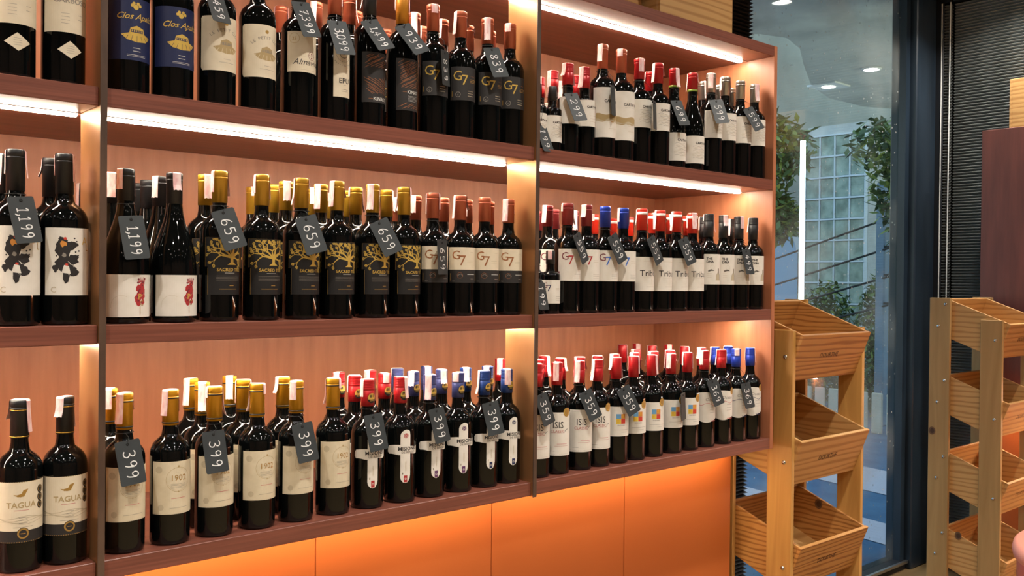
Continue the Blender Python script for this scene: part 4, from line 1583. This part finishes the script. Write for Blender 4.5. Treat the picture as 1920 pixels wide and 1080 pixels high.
# knots in the boards
for (rk, x, y, z) in ((r1, 3.285, .12, .745), (r2, 4.4985, .233, .895), (r2, 4.516, .11, .41)):
    P = Print(); P.disc(0, 0, .016, 'knot', 1, ry=.019); P.disc(.001, 0, .010, 'burnt_ink', 2, ry=.012)
    f = P.flat(.0003)
    f.v = [(x + p[1], y - p[0], z + p[2]) for p in f.v]
    f.build('knot', rk)

# ---------------------------------------------------------------- right-hand cabinet, its box, the round display drum
cab = thing('display_cabinet', 'tall maroon wooden cabinet along the right wall with orange base', 'cabinet', (5.22, -1.0, 0))
b = MB(); b.box(5.08, RWX - .045, -2.2, .255, 1.03, 2.405, 'maroon_cabinet', bev=.002); b.build('body', cab)
b = MB(); b.box(5.16, RWX - .045, -2.2, .235, 0, 1.03, 'orange_panel'); b.build('base_panel', cab)
b = MB(); b.box(5.12, 5.14, -2.15, .20, 1.018, 1.03, 'led'); b.build('led_strip', cab)
wine_box('wine_crate', 'tall pale wooden box on top of the maroon cabinet', 5.09, 5.36, -.28, .125, 2.405, 2.655)

dr = thing('display_drum', 'round salmon display drum at the lower right corner', 'table', (3.835, -.92, 0))
b = MB(); b.lathe([(0, 0), (.47, 0), (.49, .01), (.49, .61)], 'salmon_side', 64); b.build('side', dr, off=(0, 0, 0))
b = MB(); b.lathe([(.49, .61), (.502, .618), (.505, .64), (.50, .66), (.488, .67), (0, .672)], 'salmon_top', 64); b.build('top', dr, off=(0, 0, 0))

# ---------------------------------------------------------------- the street outside
b = MB(); b.box(-8, 40, WINY + .12, 40, -.1, -.02, 'asphalt'); struct('ground', b)
for i, (ya, yb, xa, xb) in enumerate(((.9, 6, 5.55, 6.0), (.9, 6, 6.75, 7.55))):
    st = MB(); st.face([(xa, ya, -.016), (xb, ya, -.016), (xb + .9, yb, -.016), (xa + .9, yb, -.016)], 'road_paint')
    tag(st.build('road_marking'), 'pale %s stripe painted across the blue road outside' % ('nearer' if i == 0 else 'farther'), 'road marking')
# canopy soffit over the pavement
b = MB()
out = [(2.0, WINY + .12), (RWX + 5.2, WINY + .12), (RWX + 5.2, 2.2), (8.86, 2.55), (8.48, 2.73), (7.86, 2.74), (7.26, 2.56), (6.51, 2.18), (6.05, 1.93), (5.72, 1.83), (5.5, 1.9), (5.2, 2.2), (2.0, 2.6)]
b.face([(x, y, CEIL) for x, y in out][::-1], 'concrete'); b.face([(x, y, CEIL + .2) for x, y in out], 'concrete')
for i in range(len(out)):
    (xa, ya), (xb, yb) = out[i], out[(i + 1) % len(out)]
    b.face([(xa, ya, CEIL), (xb, yb, CEIL), (xb, yb, CEIL + .2), (xa, ya, CEIL + .2)], 'concrete')
struct('canopy', b)
for i, (x, y, sq) in enumerate(((7.35, 2.45, 1), (7.0, 1.88, 0))):
    t = thing('canopy_light', ('square recessed canopy light outside the window' if sq else 'small round canopy light outside the window'), 'light', (x, y, CEIL - .01))
    b = MB()
    if sq:
        b.box(-.13, .13, -.13, .13, -.004, .01, 'lamp_body')
    else:
        b.lathe([(.06, .01), (.075, .01), (.075, -.004), (.06, -.004)], 'lamp_body', 20)
    b.build('housing', t, off=(0, 0, 0))
    b = MB(); b.lathe([(0, -.006), (.055, -.006)], 'lamp_glow', 20); b.build('lamp_disc', t, off=(0, 0, 0))

# facing building: stucco wall, arches, glass-block stair tower
BX = 12.6
bd = thing('facing_building', 'pale building with arched blue windows across the road', 'building', (BX, 6.5, 0))
b = MB(); b.box(BX, BX + .3, 2.0, 14, 0, 9, 'stucco'); b.build('wall', bd)


def arch(y0, y1, z0, z1, m, name, x, frame=.10):
    cy, r = (y0 + y1) / 2, (y1 - y0) / 2
    pts = [(y0, z0), (y1, z0)] + [(cy + r * math.cos(rad(a)), z1 - r + r * math.sin(rad(a))) for a in range(0, 181, 12)]
    mb = MB(); mb.face([(x - .02, y, z) for y, z in pts][::-1], m); w = mb.build(name, bd)
    mb = MB()
    arcp = pts[2:]
    for (ya, za), (yb, zb) in zip(arcp, arcp[1:]):
        s = (r + frame) / r
        oa, ob = (cy + (ya - cy) * s, z1 - r + (za - z1 + r) * s), (cy + (yb - cy) * s, z1 - r + (zb - z1 + r) * s)
        mb.face([(x - .06, ya, za), (x - .06, yb, zb), (x - .06, ob[0], ob[1]), (x - .06, oa[0], oa[1])], 'trim_white')
        mb.face([(x - .06, ya, za), (x, ya, za), (x, yb, zb), (x - .06, yb, zb)], 'trim_white')
    mb.build('arch_trim', w, off=bd.location)


arch(4.30, 5.30, .8, 2.75, 'window_blue', 'arched_window', BX)
arch(5.95, 6.75, .8, 2.45, 'window_blue', 'arched_window', BX)
arch(3.3, 4.1, .8, 2.75, 'window_blue', 'arched_window', BX)
arch(7.3, 8.3, .8, 2.75, 'window_blue', 'arched_window', BX)

TX = 11.9
tw = thing('glass_block_tower', 'tall stair tower of pale glass panes with white grid outside', 'tower', (TX, 5.0, 0))
b = MB(); b.box(TX + .05, TX + .55, 4.50, 5.42, 0, 3.80, 'concrete'); b.build('core', tw)
b = MB(); b.box(TX - .03, TX + .06, 5.42, 5.50, 0, 3.74, 'brick_red'); b.build('brick_edge', tw)
ny, nz = 4, 12
ys = [4.52 + .225 * i for i in range(ny + 1)]
zs = [.15 + .292 * i for i in range(nz + 1)]
for i in range(ny):
    for j in range(nz):
        b = MB(); b.box(TX, TX + .04, ys[i] + .012, ys[i + 1] - .012, zs[j] + .012, zs[j + 1] - .012, 'glass_block', bev=.008); b.build('pane', tw)
for z in zs:
    b = MB(); b.box(TX - .02, TX + .05, ys[0], ys[-1], z - .012, z + .012, 'trim_white'); b.build('grid_bar', tw)
for y in ys:
    b = MB(); b.box(TX - .012, TX + .05, y - .010, y + .010, zs[0], zs[-1], 'trim_white'); b.build('grid_bar', tw)

tl = thing('tube_light', 'tall white glowing tube light standing by the tree outside', 'light', (9.3, 3.88, 0))
b = MB(); b.tube([(9.3, 3.88, 1.1), (9.3, 3.88, 3.18)], .030, 'tube_glow', 10); b.build('tube', tl)
b = MB(); b.tube([(9.3, 3.88, -.02), (9.3, 3.88, 1.1)], .026, 'pole_grey', 10); b.build('post', tl)

PX, PY = 10.2, 3.40
up = thing('utility_pole', 'grey concrete utility pole carrying cables outside', 'pole', (PX, PY, 0))
b = MB(); b.box(PX - .06, PX + .06, PY - .055, PY + .055, -.02, 2.75, 'pole_grey', bev=.015); b.build('shaft', up)
IN = []
for i, z in enumerate((2.36, 2.02, 1.70, 1.38)):
    c = (PX - .10, PY - .19, z)
    b = MB(); b.lathe([(0, -.06), (.05, -.055), (.06, -.02), (.035, -.005), (.06, .015), (.05, .05), (0, .06)], 'insulator', 14, c=c); b.build('insulator', up)
    b = MB(); b.tube([(PX - .05, PY - .05, z), (c[0], c[1], z)], .012, 'cable_black'); b.build('bracket', up)
    IN.append(c)
b = MB(); b.tube([(IN[0][0] - .07, IN[0][1], 1.2), (IN[0][0] - .07, IN[0][1], 2.5)], .008, 'pole_grey'); b.build('rod', up)
for i, c in enumerate(IN):
    pts = []
    for k in range(15):
        s = -1 + 2.6 * k / 14   # from before the pole to far beyond
        y = c[1] + s * 3.2
        x = c[0] + s * 1.0
        sag = -.16 * s + .05 * s * s
        pts.append((x, y, c[2] + (-.75 * s)))
    b = MB(); b.tube(pts, .013, 'cable_black', 5)
    tag(b.build('overhead_cable'), 'black overhead cable on the utility pole, %s from the top' % ORD[i + 1], 'cable', 'overhead cables outside')

for i in range(9):
    y = 2.75 + i * .17
    t = b = MB(); b.box(9.62, 9.65, y, y + .12, -.02, .42, 'picket', bev=.008)
    tag(b.build('fence_picket'), 'low beige fence picket by the road, %s from right' % ORD[i + 1], 'fence', 'low fence pickets outside')


def leaf(mb, p, d, l, w, m, rg):
    up_ = Vector((rg.uniform(-.5, .5), rg.uniform(-.5, .5), 1)).normalized()
    s = d.cross(up_)
    if s.length < 1e-3:
        s = Vector((1, 0, 0))
    s.normalize()
    mb.face([p, p + d * l * .5 + s * w, p + d * l, p + d * l * .5 - s * w], m)


def crown(mb, c, rx, ry, rz, n, size, rg, ms):
    for i in range(n):
        a, e = rg.uniform(0, 2 * math.pi), math.asin(rg.uniform(-1, 1))
        r_ = rg.random() ** .4
        p = Vector((c[0] + rx * r_ * math.cos(a) * math.cos(e), c[1] + ry * r_ * math.sin(a) * math.cos(e), c[2] + rz * r_ * math.sin(e)))
        d = Vector((rg.uniform(-1, 1), rg.uniform(-1, 1), rg.uniform(-1, .6))).normalized()
        leaf(mb, p, d, size * rg.uniform(.6, 1.3), size * .22, rg.choice(ms), rg)


def tree(name, label, base, trunk, blobs, n, size, ms, seed, cat='tree'):
    rg = random.Random(seed)
    t = thing(name, label, cat, (base[0], base[1], 0))
    if trunk:
        b = MB(); b.tube([(base[0], base[1], -.02), (base[0] + .03, base[1] + .02, trunk * .5), (base[0] - .02, base[1] + .05, trunk)], [.10, .085, .06], 'bark', 9)
        for c, rx, ry, rz in blobs:
            b.tube([(base[0] - .02, base[1] + .05, trunk * .9), ((base[0] + c[0]) / 2, (base[1] + c[1]) / 2, (trunk + c[2]) / 2), c], [.05, .035, .012], 'bark', 6)
        b.build('trunk', t)
    b = MB()
    for c, rx, ry, rz in blobs:
        crown(b, c, rx, ry, rz, n, size, rg, ms)
    o = b.build('foliage', t)
    o['kind'] = 'stuff'
    return t


tree('leafy_tree', 'dark broad-leaved tree outside next to the tube light', (9.9, 4.75, 0), 2.6, [((9.8, 4.62, 3.2), .6, .45, .45), ((9.7, 4.95, 2.75), .5, .4, .5), ((9.9, 4.62, 2.4), .4, .25, .3)], 1000, .15, ['leaf_dark', 'leaf_dark', 'leaf_mid'], 1)
tree('leafy_tree', 'drooping leafy tree to the right of the utility pole outside', (9.2, 2.45, 0), 2.6, [((9.1, 2.80, 3.0), .5, .36, .32), ((9.2, 2.68, 2.5), .4, .28, .35), ((9.3, 2.60, 2.15), .3, .2, .3)], 380, .15, ['leaf_dark', 'leaf_mid'], 2)
tree('leafy_tree', 'tall bushy tree farthest left behind the shelving end', (11.3, 7.6, 0), 2.9, [((11.3, 7.4, 3.6), .8, .6, .6), ((11.2, 7.2, 2.9), .6, .5, .5)], 900, .2, ['leaf_dark', 'leaf_mid'], 3)
tree('hedge_bush', 'green hedge bush below the glass stair tower outside', (10.9, 4.5, 0), 0, [((10.9, 4.50, 1.05), .3, .36, .6), ((10.8, 4.5, .5), .35, .38, .5)], 1500, .10, ['leaf_dark', 'leaf_mid'], 4, 'bush')
tree('hedge_bush', 'yellow-green hedge bush behind the utility pole outside', (10.9, 3.62, 0), 0, [((10.9, 3.62, 1.15), .3, .45, .65), ((10.8, 3.62, .55), .35, .45, .55)], 2600, .10, ['leaf_mid', 'leaf_dark'], 5, 'bush')
tree('hedge_bush', 'low dark hedge bush left of the tube light outside', (10.8, 5.55, 0), 0, [((10.8, 5.55, .95), .3, .42, .5), ((10.8, 5.5, .5), .35, .4, .5)], 1300, .10, ['leaf_dark'], 6, 'bush')
